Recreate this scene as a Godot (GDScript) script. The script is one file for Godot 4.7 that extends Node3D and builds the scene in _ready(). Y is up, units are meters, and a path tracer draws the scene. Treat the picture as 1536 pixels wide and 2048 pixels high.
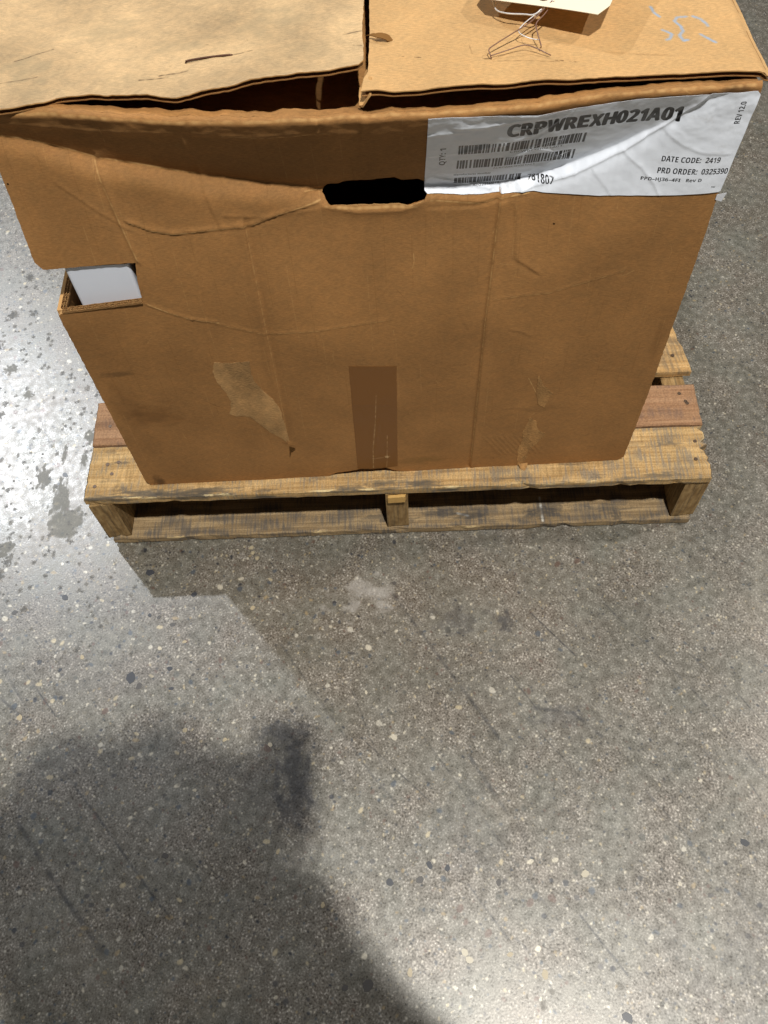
extends Node3D
# A dented cardboard box on a worn pallet, on a polished concrete warehouse floor under three high bay lamps.

const LAMPS := [[Vector3(-4.75, 7.0, -5.3), 47.0, Color(0.95, 0.97, 1.0)], [Vector3(6.2, 7.0, -1.5), 38.0, Color(1.0, 0.98, 0.95)], [Vector3(0.81, 7.0, 2.42), 58.0, Color(1.0, 0.985, 0.96)]]
const VT := 0.630
const FOLD := 0.006
const BOX_W := 0.776
const BOX_D := 0.60
var rng := RandomNumberGenerator.new()
var noise_a := FastNoiseLite.new()
var noise_b := FastNoiseLite.new()
var mats := {}
var names := {}
var creases := []


func _ready() -> void:
	rng.seed = 7
	var cam := Camera3D.new()
	cam.name = "camera"
	cam.position = Vector3(0.0116, 1.2796, 0.7229)
	cam.rotation = Vector3(-1.0299, 0.0474, -0.0796)
	cam.fov = 63.037
	cam.near = 0.02
	cam.far = 60.0
	add_child(cam)
	cam.current = true
	var env := Environment.new()
	env.background_mode = Environment.BG_COLOR
	env.background_color = Color(0.80, 0.80, 0.80)
	env.background_energy_multiplier = 0.085
	env.tonemap_mode = Environment.TONE_MAPPER_LINEAR
	env.tonemap_exposure = 1.0
	env.sdfgi_enabled = true
	env.ssao_enabled = true
	env.ssil_enabled = true
	var we := WorldEnvironment.new()
	we.name = "surroundings"
	we.environment = env
	add_child(we)
	noise_a.seed = 11
	noise_a.noise_type = FastNoiseLite.TYPE_SIMPLEX_SMOOTH
	noise_a.frequency = 1.0
	noise_a.fractal_octaves = 4
	noise_b.seed = 29
	noise_b.noise_type = FastNoiseLite.TYPE_SIMPLEX
	noise_b.frequency = 1.0
	noise_b.fractal_octaves = 2
	for k in LAMPS.size():
		lamp(LAMPS[k], ["round high bay lamp high above, behind and left of the pallet", "round high bay lamp high above, right of the pallet", "round high bay lamp high above, behind the photographer"][k])
	make_floor()
	make_pallet()
	make_box()
	make_tag()
	make_sleeve()
	make_person()


# ---------------------------------------------------------------- helpers

func numbered(called: String) -> String:
	var k: int = names.get(called, 0)
	names[called] = k + 1
	return called if k == 0 else "%s_%03d" % [called, k]


func thing(called: String, label: String, category: String, at := Vector3.ZERO, turn := 0.0, group := "") -> Node3D:
	var o := Node3D.new()
	o.name = numbered(called)
	add_child(o, true)
	o.position = at
	o.rotation.y = turn
	o.set_meta("label", label)
	o.set_meta("category", category)
	if group:
		o.set_meta("group", group)
	return o


func part(called: String, mesh: Mesh, mat, parent: Node, kind := "") -> MeshInstance3D:
	var o := MeshInstance3D.new()
	var taken := {}
	for c in parent.get_children():
		taken[String(c.name)] = true
	var nm := called
	var k := 0
	while taken.has(nm):
		k += 1
		nm = "%s_%03d" % [called, k]
	o.name = nm
	o.mesh = mesh
	if mat is Array:
		for i in mini(mat.size(), mesh.get_surface_count()):
			o.set_surface_override_material(i, mat[i])
	else:
		for i in mesh.get_surface_count():
			o.set_surface_override_material(i, mat)
	if kind:
		o.set_meta("kind", kind)
	parent.add_child(o, true)
	return o


func plain(c: Color, rough := 0.8, spec := 0.4) -> StandardMaterial3D:
	var m := StandardMaterial3D.new()
	m.albedo_color = c
	m.roughness = rough
	m.metallic_specular = spec
	return m


func textured(img: Image, rough := 0.8, spec := 0.4, bump: Image = null, bump_cm := 0.02) -> StandardMaterial3D:
	var m := StandardMaterial3D.new()
	m.albedo_texture = ImageTexture.create_from_image(img)
	m.roughness = rough
	m.metallic_specular = spec
	if bump:
		m.heightmap_enabled = true
		m.heightmap_texture = ImageTexture.create_from_image(bump)
		m.heightmap_scale = bump_cm
	return m


func noise_bytes(w: int, h: int, sx: float, sy: float, sd: int, octaves := 3) -> PackedByteArray:
	# grey noise, w by h texels, whose grains are about sx by sy texels
	var n := FastNoiseLite.new()
	n.seed = sd
	n.noise_type = FastNoiseLite.TYPE_SIMPLEX_SMOOTH
	n.fractal_octaves = octaves
	var cw := maxi(8, int(w / maxf(1.0, sx / 4.0)))
	var ch := maxi(8, int(h / maxf(1.0, sy / 4.0)))
	n.frequency = 1.0 / minf(4.0, minf(sx, sy) if sx < 4.0 and sy < 4.0 else 4.0)
	var im := n.get_image(cw, ch)
	im.convert(Image.FORMAT_L8)
	if cw != w or ch != h:
		im.resize(w, h, Image.INTERPOLATE_CUBIC)
	return im.get_data()


func blob(img: Image, cx: float, cy: float, rx: float, ry: float, c: Color, a: float, rag := 0.35, sharp := 1.0, sd := 0.0) -> void:
	var x0 := maxi(0, int(cx - rx * 1.5))
	var x1 := mini(img.get_width() - 1, int(cx + rx * 1.5))
	var y0 := maxi(0, int(cy - ry * 1.5))
	var y1 := mini(img.get_height() - 1, int(cy + ry * 1.5))
	for y in range(y0, y1 + 1):
		for x in range(x0, x1 + 1):
			var dx := (x - cx) / rx
			var dy := (y - cy) / ry
			var d := sqrt(dx * dx + dy * dy)
			if rag > 0.0:
				d += rag * noise_a.get_noise_3d(x / rx * 1.5, y / ry * 1.5, cx * 0.37 + sd)
			var f := clampf((1.0 - d) * sharp, 0.0, 1.0) * a
			if f > 0.003:
				img.set_pixel(x, y, img.get_pixel(x, y).lerp(c, f))


func stroke(img: Image, pts: Array, r: float, c: Color, a: float, rag := 0.3, sharp := 1.5, even := false) -> void:
	for i in pts.size() - 1:
		var p: Vector2 = pts[i]
		var q: Vector2 = pts[i + 1]
		var n := maxi(1, int(p.distance_to(q) / maxf(0.7, r * 0.6)))
		for k in n:
			var s := p.lerp(q, float(k) / n)
			var f := 0.55 + 0.6 * noise_b.get_noise_2d(s.x * 0.05, s.y * 0.05 + r)
			if even:
				f = 0.5 + 0.3 * f
			if f > 0.1:
				blob(img, s.x, s.y, r, r, c, a * f, rag, sharp)


func tri(v: PackedVector3Array, n: PackedVector3Array, t: PackedVector2Array, a: Array, b: Array, c: Array) -> void:
	# each corner is [position, normal, uv]; turned so that the front shows along the normals
	var face: Vector3 = (c[0] - a[0]).cross(b[0] - a[0])
	var l := [a, b, c] if face.dot(a[1] + b[1] + c[1]) >= 0.0 else [a, c, b]
	for k in l:
		v.push_back(k[0])
		n.push_back(k[1])
		t.push_back(k[2])


func commit(m: ArrayMesh, v: PackedVector3Array, n: PackedVector3Array, t: PackedVector2Array) -> void:
	var a := []
	a.resize(Mesh.ARRAY_MAX)
	a[Mesh.ARRAY_VERTEX] = v
	a[Mesh.ARRAY_NORMAL] = n
	a[Mesh.ARRAY_TEX_UV] = t
	m.add_surface_from_arrays(Mesh.PRIMITIVE_TRIANGLES, a)


func sheet(fn: Callable, outer: PackedVector2Array, holes: Array, step: float, thick: float, uv: Rect2) -> ArrayMesh:
	# a sheet of card cut to an outline, laid over the surface fn(u, v): surface 0 both faces, surface 1 the cut edges
	var lo := outer[0]
	var hi := outer[0]
	for p in outer:
		lo = lo.min(p)
		hi = hi.max(p)
	lo -= Vector2(step, step) * 0.5
	var nu := int((hi.x - lo.x) / step) + 2
	var nv := int((hi.y - lo.y) / step) + 2
	var w := nu + 1
	var P := PackedVector3Array()
	P.resize(w * (nv + 1))
	for j in nv + 1:
		for i in w:
			P[j * w + i] = fn.call(lo.x + i * step, lo.y + j * step)
	var N := PackedVector3Array()
	N.resize(P.size())
	for j in nv + 1:
		for i in w:
			var du := P[j * w + mini(i + 1, nu)] - P[j * w + maxi(i - 1, 0)]
			var dv := P[mini(j + 1, nv) * w + i] - P[maxi(j - 1, 0) * w + i]
			N[j * w + i] = du.cross(dv).normalized()
	var rings := [outer]
	rings.append_array(holes)
	var crossed := {}
	for ring in rings:
		for k in ring.size():
			var p: Vector2 = ring[k]
			var q: Vector2 = ring[(k + 1) % ring.size()]
			var m := int(p.distance_to(q) / step * 5.0) + 2
			for s in m + 1:
				var r := (p.lerp(q, float(s) / m) - lo) / step
				for o in [Vector2(0, 0), Vector2(0.02, 0.02), Vector2(-0.02, -0.02), Vector2(0.02, -0.02), Vector2(-0.02, 0.02)]:
					crossed[int(r.y + o.y) * nu + int(r.x + o.x)] = true
	var at := func(u: float, v: float) -> Array:
		var x := clampf((u - lo.x) / step, 0.0, nu - 0.0001)
		var y := clampf((v - lo.y) / step, 0.0, nv - 0.0001)
		var i := int(x)
		var j := int(y)
		x -= i
		y -= j
		var k := j * w + i
		var p := P[k].lerp(P[k + 1], x).lerp(P[k + w].lerp(P[k + w + 1], x), y)
		var n := N[k].lerp(N[k + 1], x).lerp(N[k + w].lerp(N[k + w + 1], x), y).normalized()
		return [p, n, Vector2((u - uv.position.x) / uv.size.x, 1.0 - (v - uv.position.y) / uv.size.y)]
	var v3 := PackedVector3Array()
	var n3 := PackedVector3Array()
	var t3 := PackedVector2Array()
	for j in nv:
		for i in nu:
			var a := lo + Vector2(i, j) * step
			var b := a + Vector2(step, step)
			var faces := []
			if crossed.has(j * nu + i):
				var pieces := Geometry2D.intersect_polygons(PackedVector2Array([a * 100, Vector2(b.x, a.y) * 100, b * 100, Vector2(a.x, b.y) * 100]), scaled(outer, 100.0))
				for h in holes:
					var rest := []
					for pc in pieces:
						rest.append_array(Geometry2D.clip_polygons(pc, scaled(h, 100.0)))
					pieces.assign(rest)
				for pc in pieces:
					var ids := Geometry2D.triangulate_polygon(pc)
					for k in range(0, ids.size(), 3):
						faces.append([pc[ids[k]] / 100.0, pc[ids[k + 1]] / 100.0, pc[ids[k + 2]] / 100.0])
			else:
				var c := (a + b) * 0.5
				if not Geometry2D.is_point_in_polygon(c, outer):
					continue
				var out := false
				for h in holes:
					out = out or Geometry2D.is_point_in_polygon(c, h)
				if out:
					continue
				faces = [[a, Vector2(b.x, a.y), b], [a, b, Vector2(a.x, b.y)]]
			for f in faces:
				var A: Array = at.call(f[0].x, f[0].y)
				var B: Array = at.call(f[1].x, f[1].y)
				var C: Array = at.call(f[2].x, f[2].y)
				tri(v3, n3, t3, A, B, C)
				if thick > 0.0:
					for q in [A, B, C]:
						q[0] -= q[1] * thick
						q[1] = -q[1]
					tri(v3, n3, t3, A, B, C)
	var m := ArrayMesh.new()
	commit(m, v3, n3, t3)
	if thick > 0.0:
		v3 = PackedVector3Array()
		n3 = PackedVector3Array()
		t3 = PackedVector2Array()
		for r in rings.size():
			var ring: PackedVector2Array = rings[r]
			var turn := 1.0 if Geometry2D.is_polygon_clockwise(ring) else -1.0
			if r > 0:
				turn = -turn
			for k in ring.size():
				var p: Vector2 = ring[k]
				var q: Vector2 = ring[(k + 1) % ring.size()]
				var s := int(p.distance_to(q) / step) + 1
				for e in s:
					var A: Array = at.call(lerpf(p.x, q.x, float(e) / s), lerpf(p.y, q.y, float(e) / s))
					var B: Array = at.call(lerpf(p.x, q.x, (e + 1.0) / s), lerpf(p.y, q.y, (e + 1.0) / s))
					var along: Vector3 = B[0] - A[0]
					var out: Vector3 = (A[1].cross(along) * turn).normalized()
					var a0 := [A[0], out, A[2]]
					var b0 := [B[0], out, B[2]]
					var a1 := [A[0] - A[1] * thick, out, A[2]]
					var b1 := [B[0] - B[1] * thick, out, B[2]]
					tri(v3, n3, t3, a0, b0, b1)
					tri(v3, n3, t3, a0, b1, a1)
		commit(m, v3, n3, t3)
	return m


func scaled(p: PackedVector2Array, k: float) -> PackedVector2Array:
	var o := PackedVector2Array()
	for q in p:
		o.push_back(q * k)
	return o


func ragged(p: Array, amp: float, every: float, sd: float) -> PackedVector2Array:
	# an outline with small uneven bites along it
	var o := PackedVector2Array()
	for k in p.size():
		var a: Vector2 = p[k]
		var b: Vector2 = p[(k + 1) % p.size()]
		var n := maxi(1, int(a.distance_to(b) / every))
		var side := (b - a).normalized().orthogonal()
		for i in n:
			var s := a.lerp(b, float(i) / n)
			o.push_back(s + side * amp * noise_a.get_noise_2d(s.x * 90.0 + sd, s.y * 90.0) * (1.0 if i > 0 else 0.3))
	return o


func tube(pts: Array, r: float, sides := 6) -> ArrayMesh:
	var curve := Curve3D.new()
	curve.bake_interval = 0.002
	for k in pts.size():
		var p: Vector3 = pts[k]
		var t: Vector3 = (pts[mini(k + 1, pts.size() - 1)] - pts[maxi(k - 1, 0)]) / 6.0
		curve.add_point(p, -t, t)
	var line := curve.get_baked_points()
	var st := SurfaceTool.new()
	st.begin(Mesh.PRIMITIVE_TRIANGLES)
	st.set_smooth_group(0)
	var rings := []
	for k in line.size():
		var d := (line[mini(k + 1, line.size() - 1)] - line[maxi(k - 1, 0)]).normalized()
		var x := d.cross(Vector3(0.3, 1, 0.2)).normalized()
		var y := x.cross(d)
		var ring := []
		for s in sides:
			var a := TAU * s / sides
			ring.append(line[k] + (x * cos(a) + y * sin(a)) * r)
		rings.append(ring)
	for k in rings.size() - 1:
		for s in sides:
			var e := (s + 1) % sides
			for p in [rings[k][s], rings[k + 1][s], rings[k + 1][e], rings[k][s], rings[k + 1][e], rings[k][e]]:
				st.add_vertex(p)
	for end in [[0, 1], [rings.size() - 1, -1]]:
		for s in range(1, sides - 1):
			var l := [rings[end[0]][0], rings[end[0]][s], rings[end[0]][s + 1]]
			if end[1] < 0:
				l.reverse()
			for p in l:
				st.add_vertex(p)
	st.generate_normals()
	return st.commit()


func smooth(a: float, b: float, x: float) -> float:
	var t := clampf((x - a) / (b - a), 0.0, 1.0)
	return t * t * (3.0 - 2.0 * t)


func along(xs: Array, ys: Array, x: float) -> float:
	if x <= xs[0]:
		return ys[0]
	for k in range(1, xs.size()):
		if x <= xs[k]:
			return lerpf(ys[k - 1], ys[k], (x - xs[k - 1]) / (xs[k] - xs[k - 1]))
	return ys[-1]


# ---------------------------------------------------------------- lamps

func lamp(spec: Array, label: String) -> void:
	var o := thing("high_bay_lamp", label, "lamp", spec[0], 0.0, "high bay lamps under the warehouse roof")
	var body := CylinderMesh.new()
	body.top_radius = 0.09
	body.bottom_radius = 0.2
	body.height = 0.14
	var b := part("housing", body, plain(Color(0.15, 0.15, 0.16), 0.5), o)
	b.position.y = 0.08
	var lens := CylinderMesh.new()
	lens.top_radius = 0.12
	lens.bottom_radius = 0.12
	lens.height = 0.012
	var g := plain(Color(0.9, 0.9, 0.9), 0.4)
	g.emission_enabled = true
	g.emission = spec[2]
	g.emission_energy_multiplier = 4.0
	var face := part("lamp_lens", lens, g, o)
	face.position.y = 0.0
	var l := AreaLight3D.new()
	l.name = "lamp_light"
	l.area_size = Vector2(0.2, 0.2)
	l.light_color = spec[2]
	l.light_energy = spec[1]
	l.area_range = 30.0
	l.shadow_enabled = true
	o.add_child(l)
	l.position.y = -0.02
	l.rotation.x = -PI / 2


# ---------------------------------------------------------------- floor

func floor_px(x: float, z: float) -> Vector2:
	return Vector2((x + 1.2) / 2.4 * 2048.0, (z + 1.62) / 2.4 * 2048.0)


func stone_stamp(r: float, c: Color, blur: float, square := 0.0) -> Image:
	var s := int(r * 2.0 + 4.0)
	var im := Image.create(s, s, false, Image.FORMAT_RGBA8)
	var pts := PackedVector2Array()
	var k := rng.randi_range(5, 9)
	var flat := rng.randf_range(0.5, 0.95)
	var turn := rng.randf() * TAU
	for i in k:
		var a := TAU * (i + rng.randf_range(-0.3, 0.3)) / k
		pts.push_back(Vector2(cos(a), sin(a) * flat).rotated(turn) * r * rng.randf_range(0.72, 1.0))
	for y in s:
		for x in s:
			var p := Vector2(x + 0.5 - s * 0.5, y + 0.5 - s * 0.5)
			var f := 0.0
			for q in [Vector2(-0.25, -0.25), Vector2(0.25, -0.25), Vector2(-0.25, 0.25), Vector2(0.25, 0.25)]:
				if Geometry2D.is_point_in_polygon(p + q * blur, pts):
					f += 0.25
			var t := 1.0 + rng.randf_range(-0.07, 0.07) + 0.08 * noise_a.get_noise_2d(x * 0.3 + r * 9.0, y * 0.3)
			im.set_pixel(x, y, Color(c.r * t, c.g * t, c.b * t, f * c.a))
	return im


func make_floor() -> void:
	var S := 2048
	var fine := noise_bytes(S, S, 2.2, 2.2, 3, 2)
	var grit := noise_bytes(S, S, 3.6, 3.6, 5, 2)
	var mid := noise_bytes(S, S, 16, 16, 8, 3)
	var wide := noise_bytes(S, S, 150, 150, 13, 3)
	var hue := noise_bytes(S, S, 90, 90, 21, 3)
	var data := PackedByteArray()
	data.resize(S * S * 4)
	var rough := PackedByteArray()
	rough.resize(S * S)
	var bump := PackedByteArray()
	bump.resize(S * S)
	var k := 0
	for i in S * S:
		var f := fine[i] - 128
		var g := grit[i] - 128
		var m := mid[i] - 128
		var t := 114.0 + f * 0.24 + g * 0.30 * clampf(0.55 + (hue[i] - 128) / 110.0 + m / 140.0, 0.15, 1.3) + m * 0.11 + (wide[i] - 128) * 0.05
		if g > 58 and m > -20:
			t += (g - 52) * 1.3
		elif g < -50 and m < 10:
			t += (g + 52) * 0.9
		var h := (hue[i] - 128) * 0.022
		data[k] = clampi(int(t + h), 0, 255)
		data[k + 1] = clampi(int(t - 5.0 - h * 0.3), 0, 255)
		data[k + 2] = clampi(int(t - 16.0 - h * 0.5), 0, 255)
		data[k + 3] = 255
		k += 4
		rough[i] = clampi(92 + int(m * 0.22 + (wide[i] - 128) * 0.08 + g * 0.22), 30, 255)
		bump[i] = clampi(128 + int(g * 0.5 + f * 0.3 + m * 0.25), 0, 255)
	var img := Image.create_from_data(S, S, false, Image.FORMAT_RGBA8, data)
	var ro := Image.create_from_data(S, S, false, Image.FORMAT_L8, rough)
	var bu := Image.create_from_data(S, S, false, Image.FORMAT_L8, bump)
	var kinds := [Color(0.72, 0.67, 0.55, 0.95), Color(0.80, 0.77, 0.69, 0.9), Color(0.16, 0.17, 0.19, 0.9), Color(0.26, 0.25, 0.24, 0.85), Color(0.60, 0.53, 0.40, 0.85), Color(0.36, 0.27, 0.22, 0.75), Color(0.78, 0.76, 0.70, 0.85), Color(0.28, 0.31, 0.34, 0.85), Color(0.50, 0.48, 0.43, 0.8), Color(0.33, 0.33, 0.30, 0.8)]
	var stamps := []
	for i in 150:
		var c: Color = kinds[i % kinds.size()]
		stamps.append(stone_stamp([0.9, 1.2, 1.6, 2.0, 2.6][int(i / 30.0)] + rng.randf_range(-0.2, 0.3), c, 1.4))
	for i in 70000:
		var st: Image = stamps[int(pow(rng.randf(), 1.9) * 149.99)]
		var p := Vector2i(rng.randi_range(0, S - 8), rng.randi_range(0, S - 8))
		img.blend_rect(st, Rect2i(0, 0, st.get_width(), st.get_height()), p)
	# the larger pieces of aggregate, thick on the left where the top is ground away
	var pool := []
	for i in 120:
		var c: Color = kinds[rng.randi_range(0, kinds.size() - 1)]
		pool.append(stone_stamp(rng.randf_range(2.6, 5.2) * (1.4 if rng.randf() < 0.12 else 1.0), c, 1.3))
	for i in 4200:
		var x := rng.randf_range(-1.0, 0.6)
		var z := rng.randf_range(-1.2, 0.76)
		var near := clampf(1.0 - (x + 0.70) * 1.0 - absf(z - 0.25) * 0.3, 0.08, 1.0)
		if z > 0.5 and x > 0.0:
			near = 0.6
		if rng.randf() > near:
			continue
		var st: Image = pool[rng.randi_range(0, 119)]
		img.blend_rect(st, Rect2i(0, 0, st.get_width(), st.get_height()), Vector2i(floor_px(x, z)))
	# tyre and drag marks, most of them one way across the floor
	for l in [[[-0.532, 0.389, -0.458, 0.468, -0.370, 0.569, -0.338, 0.602], 2.0, 0.5], [[-0.582, 0.468, -0.496, 0.569, -0.419, 0.652], 4.0, 0.4], [[-0.018, 0.109, 0.045, 0.211, 0.144, 0.369], 3.0, 0.45], [[0.213, 0.160, 0.276, 0.237], 1.4, 0.7], [[0.459, 0.239, 0.479, 0.273], 2.4, 0.5], [[0.090, 0.383, 0.142, 0.472], 3.4, 0.45], [[0.231, 0.613, 0.284, 0.687], 1.5, 0.8], [[0.140, 0.639, 0.155, 0.654], 1.8, 0.7], [[0.169, 0.266, 0.206, 0.324], 1.2, 0.5], [[-0.650, 0.275, -0.592, 0.322], 2.4, 0.5], [[-0.536, -0.223, -0.514, -0.170], 1.6, 0.8], [[0.20, 0.32, 0.26, 0.33, 0.30, 0.37], 3.0, 0.4], [[0.30, 0.10, 0.45, 0.30, 0.55, 0.47], 1.6, 0.3], [[0.02, 0.35, 0.2, 0.62], 1.8, 0.25], [[-0.2, 0.2, -0.05, 0.42, 0.02, 0.5], 2.0, 0.25], [[-0.75, 0.1, -0.6, 0.3], 4.0, 0.3], [[-0.8, -0.42, -0.76, -0.36], 1.4, 0.8], [[-0.7, -0.3, -0.66, -0.22], 1.3, 0.7], [[0.35, 0.45, 0.5, 0.66], 1.6, 0.3], [[0.08, 0.57, 0.13, 0.64], 1.3, 0.6]]:
		var pts := []
		for j in range(0, l[0].size(), 2):
			pts.append(floor_px(l[0][j], l[0][j + 1]))
		stroke(img, pts, l[1] * 1.1, Color(0.16, 0.16, 0.16), l[2] * 0.9, 0.6, 1.3)
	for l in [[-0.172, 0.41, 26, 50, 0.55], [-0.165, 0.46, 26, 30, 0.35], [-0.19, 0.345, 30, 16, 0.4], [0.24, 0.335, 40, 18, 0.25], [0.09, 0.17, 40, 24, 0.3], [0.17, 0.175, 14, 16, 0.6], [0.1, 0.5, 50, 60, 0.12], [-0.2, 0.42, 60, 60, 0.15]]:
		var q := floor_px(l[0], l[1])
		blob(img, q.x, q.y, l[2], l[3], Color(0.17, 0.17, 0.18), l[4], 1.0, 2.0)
	# dull spills and pits that break the polish
	for l in [[-0.62, -0.10, 16, 40, 0.55], [-0.60, -0.05, 26, 30, 0.5], [-0.66, -0.15, 12, 22, 0.6], [-0.55, -0.13, 9, 26, 0.6], [-0.70, 0.0, 14, 14, 0.5], [-0.585, -0.24, 12, 16, 0.7], [-0.59, -0.185, 5, 14, 0.7], [-0.63, -0.2, 4, 20, 0.6], [-0.73, -0.35, 10, 8, 0.6], [-0.78, -0.42, 12, 9, 0.5]]:
		var q := floor_px(l[0], l[1])
		blob(img, q.x, q.y, l[2], l[3], Color(0.36, 0.35, 0.28), l[4], 0.9, 3.0)
		blob(ro, q.x, q.y, l[2], l[3], Color(0.75, 0.75, 0.75), 0.9, 0.9, 3.0)
	for i in 2400:
		var x := rng.randf_range(-1.1, -0.36)
		var z := rng.randf_range(-1.1, 0.22)
		if noise_a.get_noise_2d(x * 7.0, z * 5.0) < rng.randf_range(-0.25, 0.28):
			continue
		var q := floor_px(x, z)
		var w := rng.randf_range(0.9, 2.6) * (3.0 if rng.randf() < 0.06 else 1.0)
		blob(img, q.x, q.y, w * rng.randf_range(0.6, 1.6), w * rng.randf_range(0.6, 1.8), Color(0.22, 0.21, 0.18), rng.randf_range(0.3, 0.8), 1.7, 3.0)
		blob(ro, q.x, q.y, w * 1.3, w * 1.4, Color(0.9, 0.9, 0.9), 0.9, 1.7, 3.0)
		if i % 2 == 0:
			blob(bu, q.x + 1.0, q.y, w, w, Color(0.0, 0.0, 0.0), 0.8, 0.6, 1.5)
	for i in 900:
		var x := rng.randf_range(-1.1, 0.7)
		var z := rng.randf_range(-1.3, 0.76)
		var q := floor_px(x, z)
		var r := rng.randf_range(1.5, 5.0)
		blob(ro, q.x, q.y, r, r * rng.randf_range(0.6, 2.0), Color(0.8, 0.8, 0.8), 0.8, 0.8, 2.0)
		if i % 3 == 0:
			blob(bu, q.x, q.y, r * 0.7, r, Color(0.1, 0.1, 0.1), 0.7, 0.6, 1.5)
	for i in 26:
		var q := floor_px(rng.randf_range(-0.9, 0.65), rng.randf_range(-0.6, 0.75))
		blob(img, q.x, q.y, rng.randf_range(30, 110), rng.randf_range(20, 80), Color(0.60, 0.56, 0.49) if i % 3 else Color(0.27, 0.26, 0.25), rng.randf_range(0.10, 0.24), 1.3, 1.2)
	for i in 60:
		var q := Vector2(rng.randf_range(-0.8, 0.6), rng.randf_range(-0.3, 0.75))
		var e := Vector2(0.55, 0.83).rotated(rng.randf_range(-0.25, 0.25)) * rng.randf_range(0.02, 0.14)
		stroke(img, [floor_px(q.x, q.y), floor_px(q.x + e.x, q.y + e.y)], rng.randf_range(0.7, 1.3), Color(0.62, 0.60, 0.56) if i % 2 else Color(0.16, 0.16, 0.16), rng.randf_range(0.25, 0.6), 0.3, 1.3)
	var worn := floor_px(-0.069, 0.117)  # glossy worn patch, its shine painted pale into the floor colour
	blob(img, worn.x, worn.y, 46, 34, Color(0.70, 0.69, 0.67), 0.6, 1.3, 1.4)
	blob(ro, worn.x, worn.y, 50, 40, Color(0.2, 0.2, 0.2), 0.6, 0.7, 1.2)
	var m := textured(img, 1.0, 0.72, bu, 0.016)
	m.metallic = 0.2
	m.clearcoat_enabled = true
	m.clearcoat = 1.0
	m.clearcoat_roughness = 0.42
	m.roughness_texture = ImageTexture.create_from_image(ro)
	m.roughness_texture_channel = BaseMaterial3D.TEXTURE_CHANNEL_RED
	var v := PackedVector3Array()
	var n := PackedVector3Array()
	var t := PackedVector2Array()
	var c := []
	for p in [Vector2(-9, -9), Vector2(9, -9), Vector2(9, 9), Vector2(-9, 9)]:
		c.append([Vector3(p.x, 0, p.y), Vector3.UP, Vector2((p.x + 1.2) / 2.4, (p.y + 1.62) / 2.4)])
	tri(v, n, t, c[0], c[1], c[2])
	tri(v, n, t, c[0], c[2], c[3])
	var me := ArrayMesh.new()
	commit(me, v, n, t)
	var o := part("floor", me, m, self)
	o.set_meta("kind", "structure")
	o.set_meta("label", "polished grey concrete floor with speckled stone aggregate and drag marks")
	# the largest stones of the aggregate, ground flat a hair proud of the cement
	var dark := [[-0.441, 0.249, 11], [-0.426, 0.264, 7], [-0.383, 0.159, 6], [-0.379, 0.236, 6], [-0.373, 0.270, 5], [-0.575, 0.101, 8], [-0.560, 0.232, 5], [-0.424, 0.140, 4.5], [-0.408, 0.145, 4.5], [-0.340, 0.248, 4], [-0.352, 0.105, 6], [-0.177, 0.313, 4.5], [-0.354, 0.521, 6], [0.028, 0.544, 7], [0.053, 0.548, 6], [-0.029, 0.565, 7], [0.013, 0.563, 7], [0.124, 0.569, 6], [0.276, 0.735, 9], [-0.062, 0.691, 10], [-0.092, 0.693, 6], [0.477, 0.526, 8], [-0.434, 0.059, 9], [-0.620, -0.153, 8], [-0.657, 0.126, 6]]
	var cream := [[-0.250, 0.133, 5], [-0.611, 0.309, 6], [-0.527, 0.211, 6], [-0.124, 0.592, 5], [-0.280, 0.355, 5], [-0.209, 0.365, 5], [-0.344, 0.338, 5], [-0.060, 0.287, 4], [0.246, 0.561, 7], [0.175, 0.684, 8], [0.131, 0.659, 5], [0.076, 0.664, 7], [0.070, 0.655, 6], [-0.005, 0.677, 7], [-0.40, 0.20, 5], [-0.36, 0.19, 4.5], [-0.19, 0.52, 5], [-0.32, 0.43, 4.5]]
	var mats_ := [plain(Color(0.235, 0.245, 0.265), 0.38, 0.6), plain(Color(0.31, 0.30, 0.29), 0.38, 0.6), plain(Color(0.66, 0.61, 0.50), 0.4, 0.6), plain(Color(0.74, 0.71, 0.63), 0.4, 0.6)]
	for l in dark + cream:
		var big: float = l[2] * 0.001
		var pts := []
		var sides := rng.randi_range(6, 9)
		var flat := rng.randf_range(0.55, 0.9)
		var turn := rng.randf() * TAU
		for i in sides:
			var a := TAU * (i + rng.randf_range(-0.3, 0.3)) / sides
			var p := Vector2(cos(a), sin(a) * flat).rotated(turn) * big * rng.randf_range(0.75, 1.05)
			pts.append(p)
		var v2 := PackedVector3Array()
		var n2 := PackedVector3Array()
		var t2 := PackedVector2Array()
		for i in sides:
			var p: Vector2 = pts[i]
			var q: Vector2 = pts[(i + 1) % sides]
			var up := Vector3.UP
			var out := Vector3(p.x + q.x, big * 2.0, p.y + q.y).normalized()
			var hgt := 0.0005
			tri(v2, n2, t2, [Vector3(0, hgt, 0), up, Vector2.ZERO], [Vector3(p.x * 0.93, hgt, p.y * 0.93), up, p], [Vector3(q.x * 0.93, hgt, q.y * 0.93), up, q])
			var a := [Vector3(p.x * 0.93, hgt, p.y * 0.93), out, p]
			var b := [Vector3(q.x * 0.93, hgt, q.y * 0.93), out, q]
			var e := [Vector3(q.x, -0.001, q.y), out, q]
			tri(v2, n2, t2, a, b, e)
			tri(v2, n2, t2, a, e, [Vector3(p.x, -0.001, p.y), out, p])
		var sm := ArrayMesh.new()
		commit(sm, v2, n2, t2)
		part("aggregate_stone", sm, mats_[(0 if l in dark else 2) + rng.randi_range(0, 1)], o).position = Vector3(l[0], 0, l[1])


# ---------------------------------------------------------------- pallet

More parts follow.
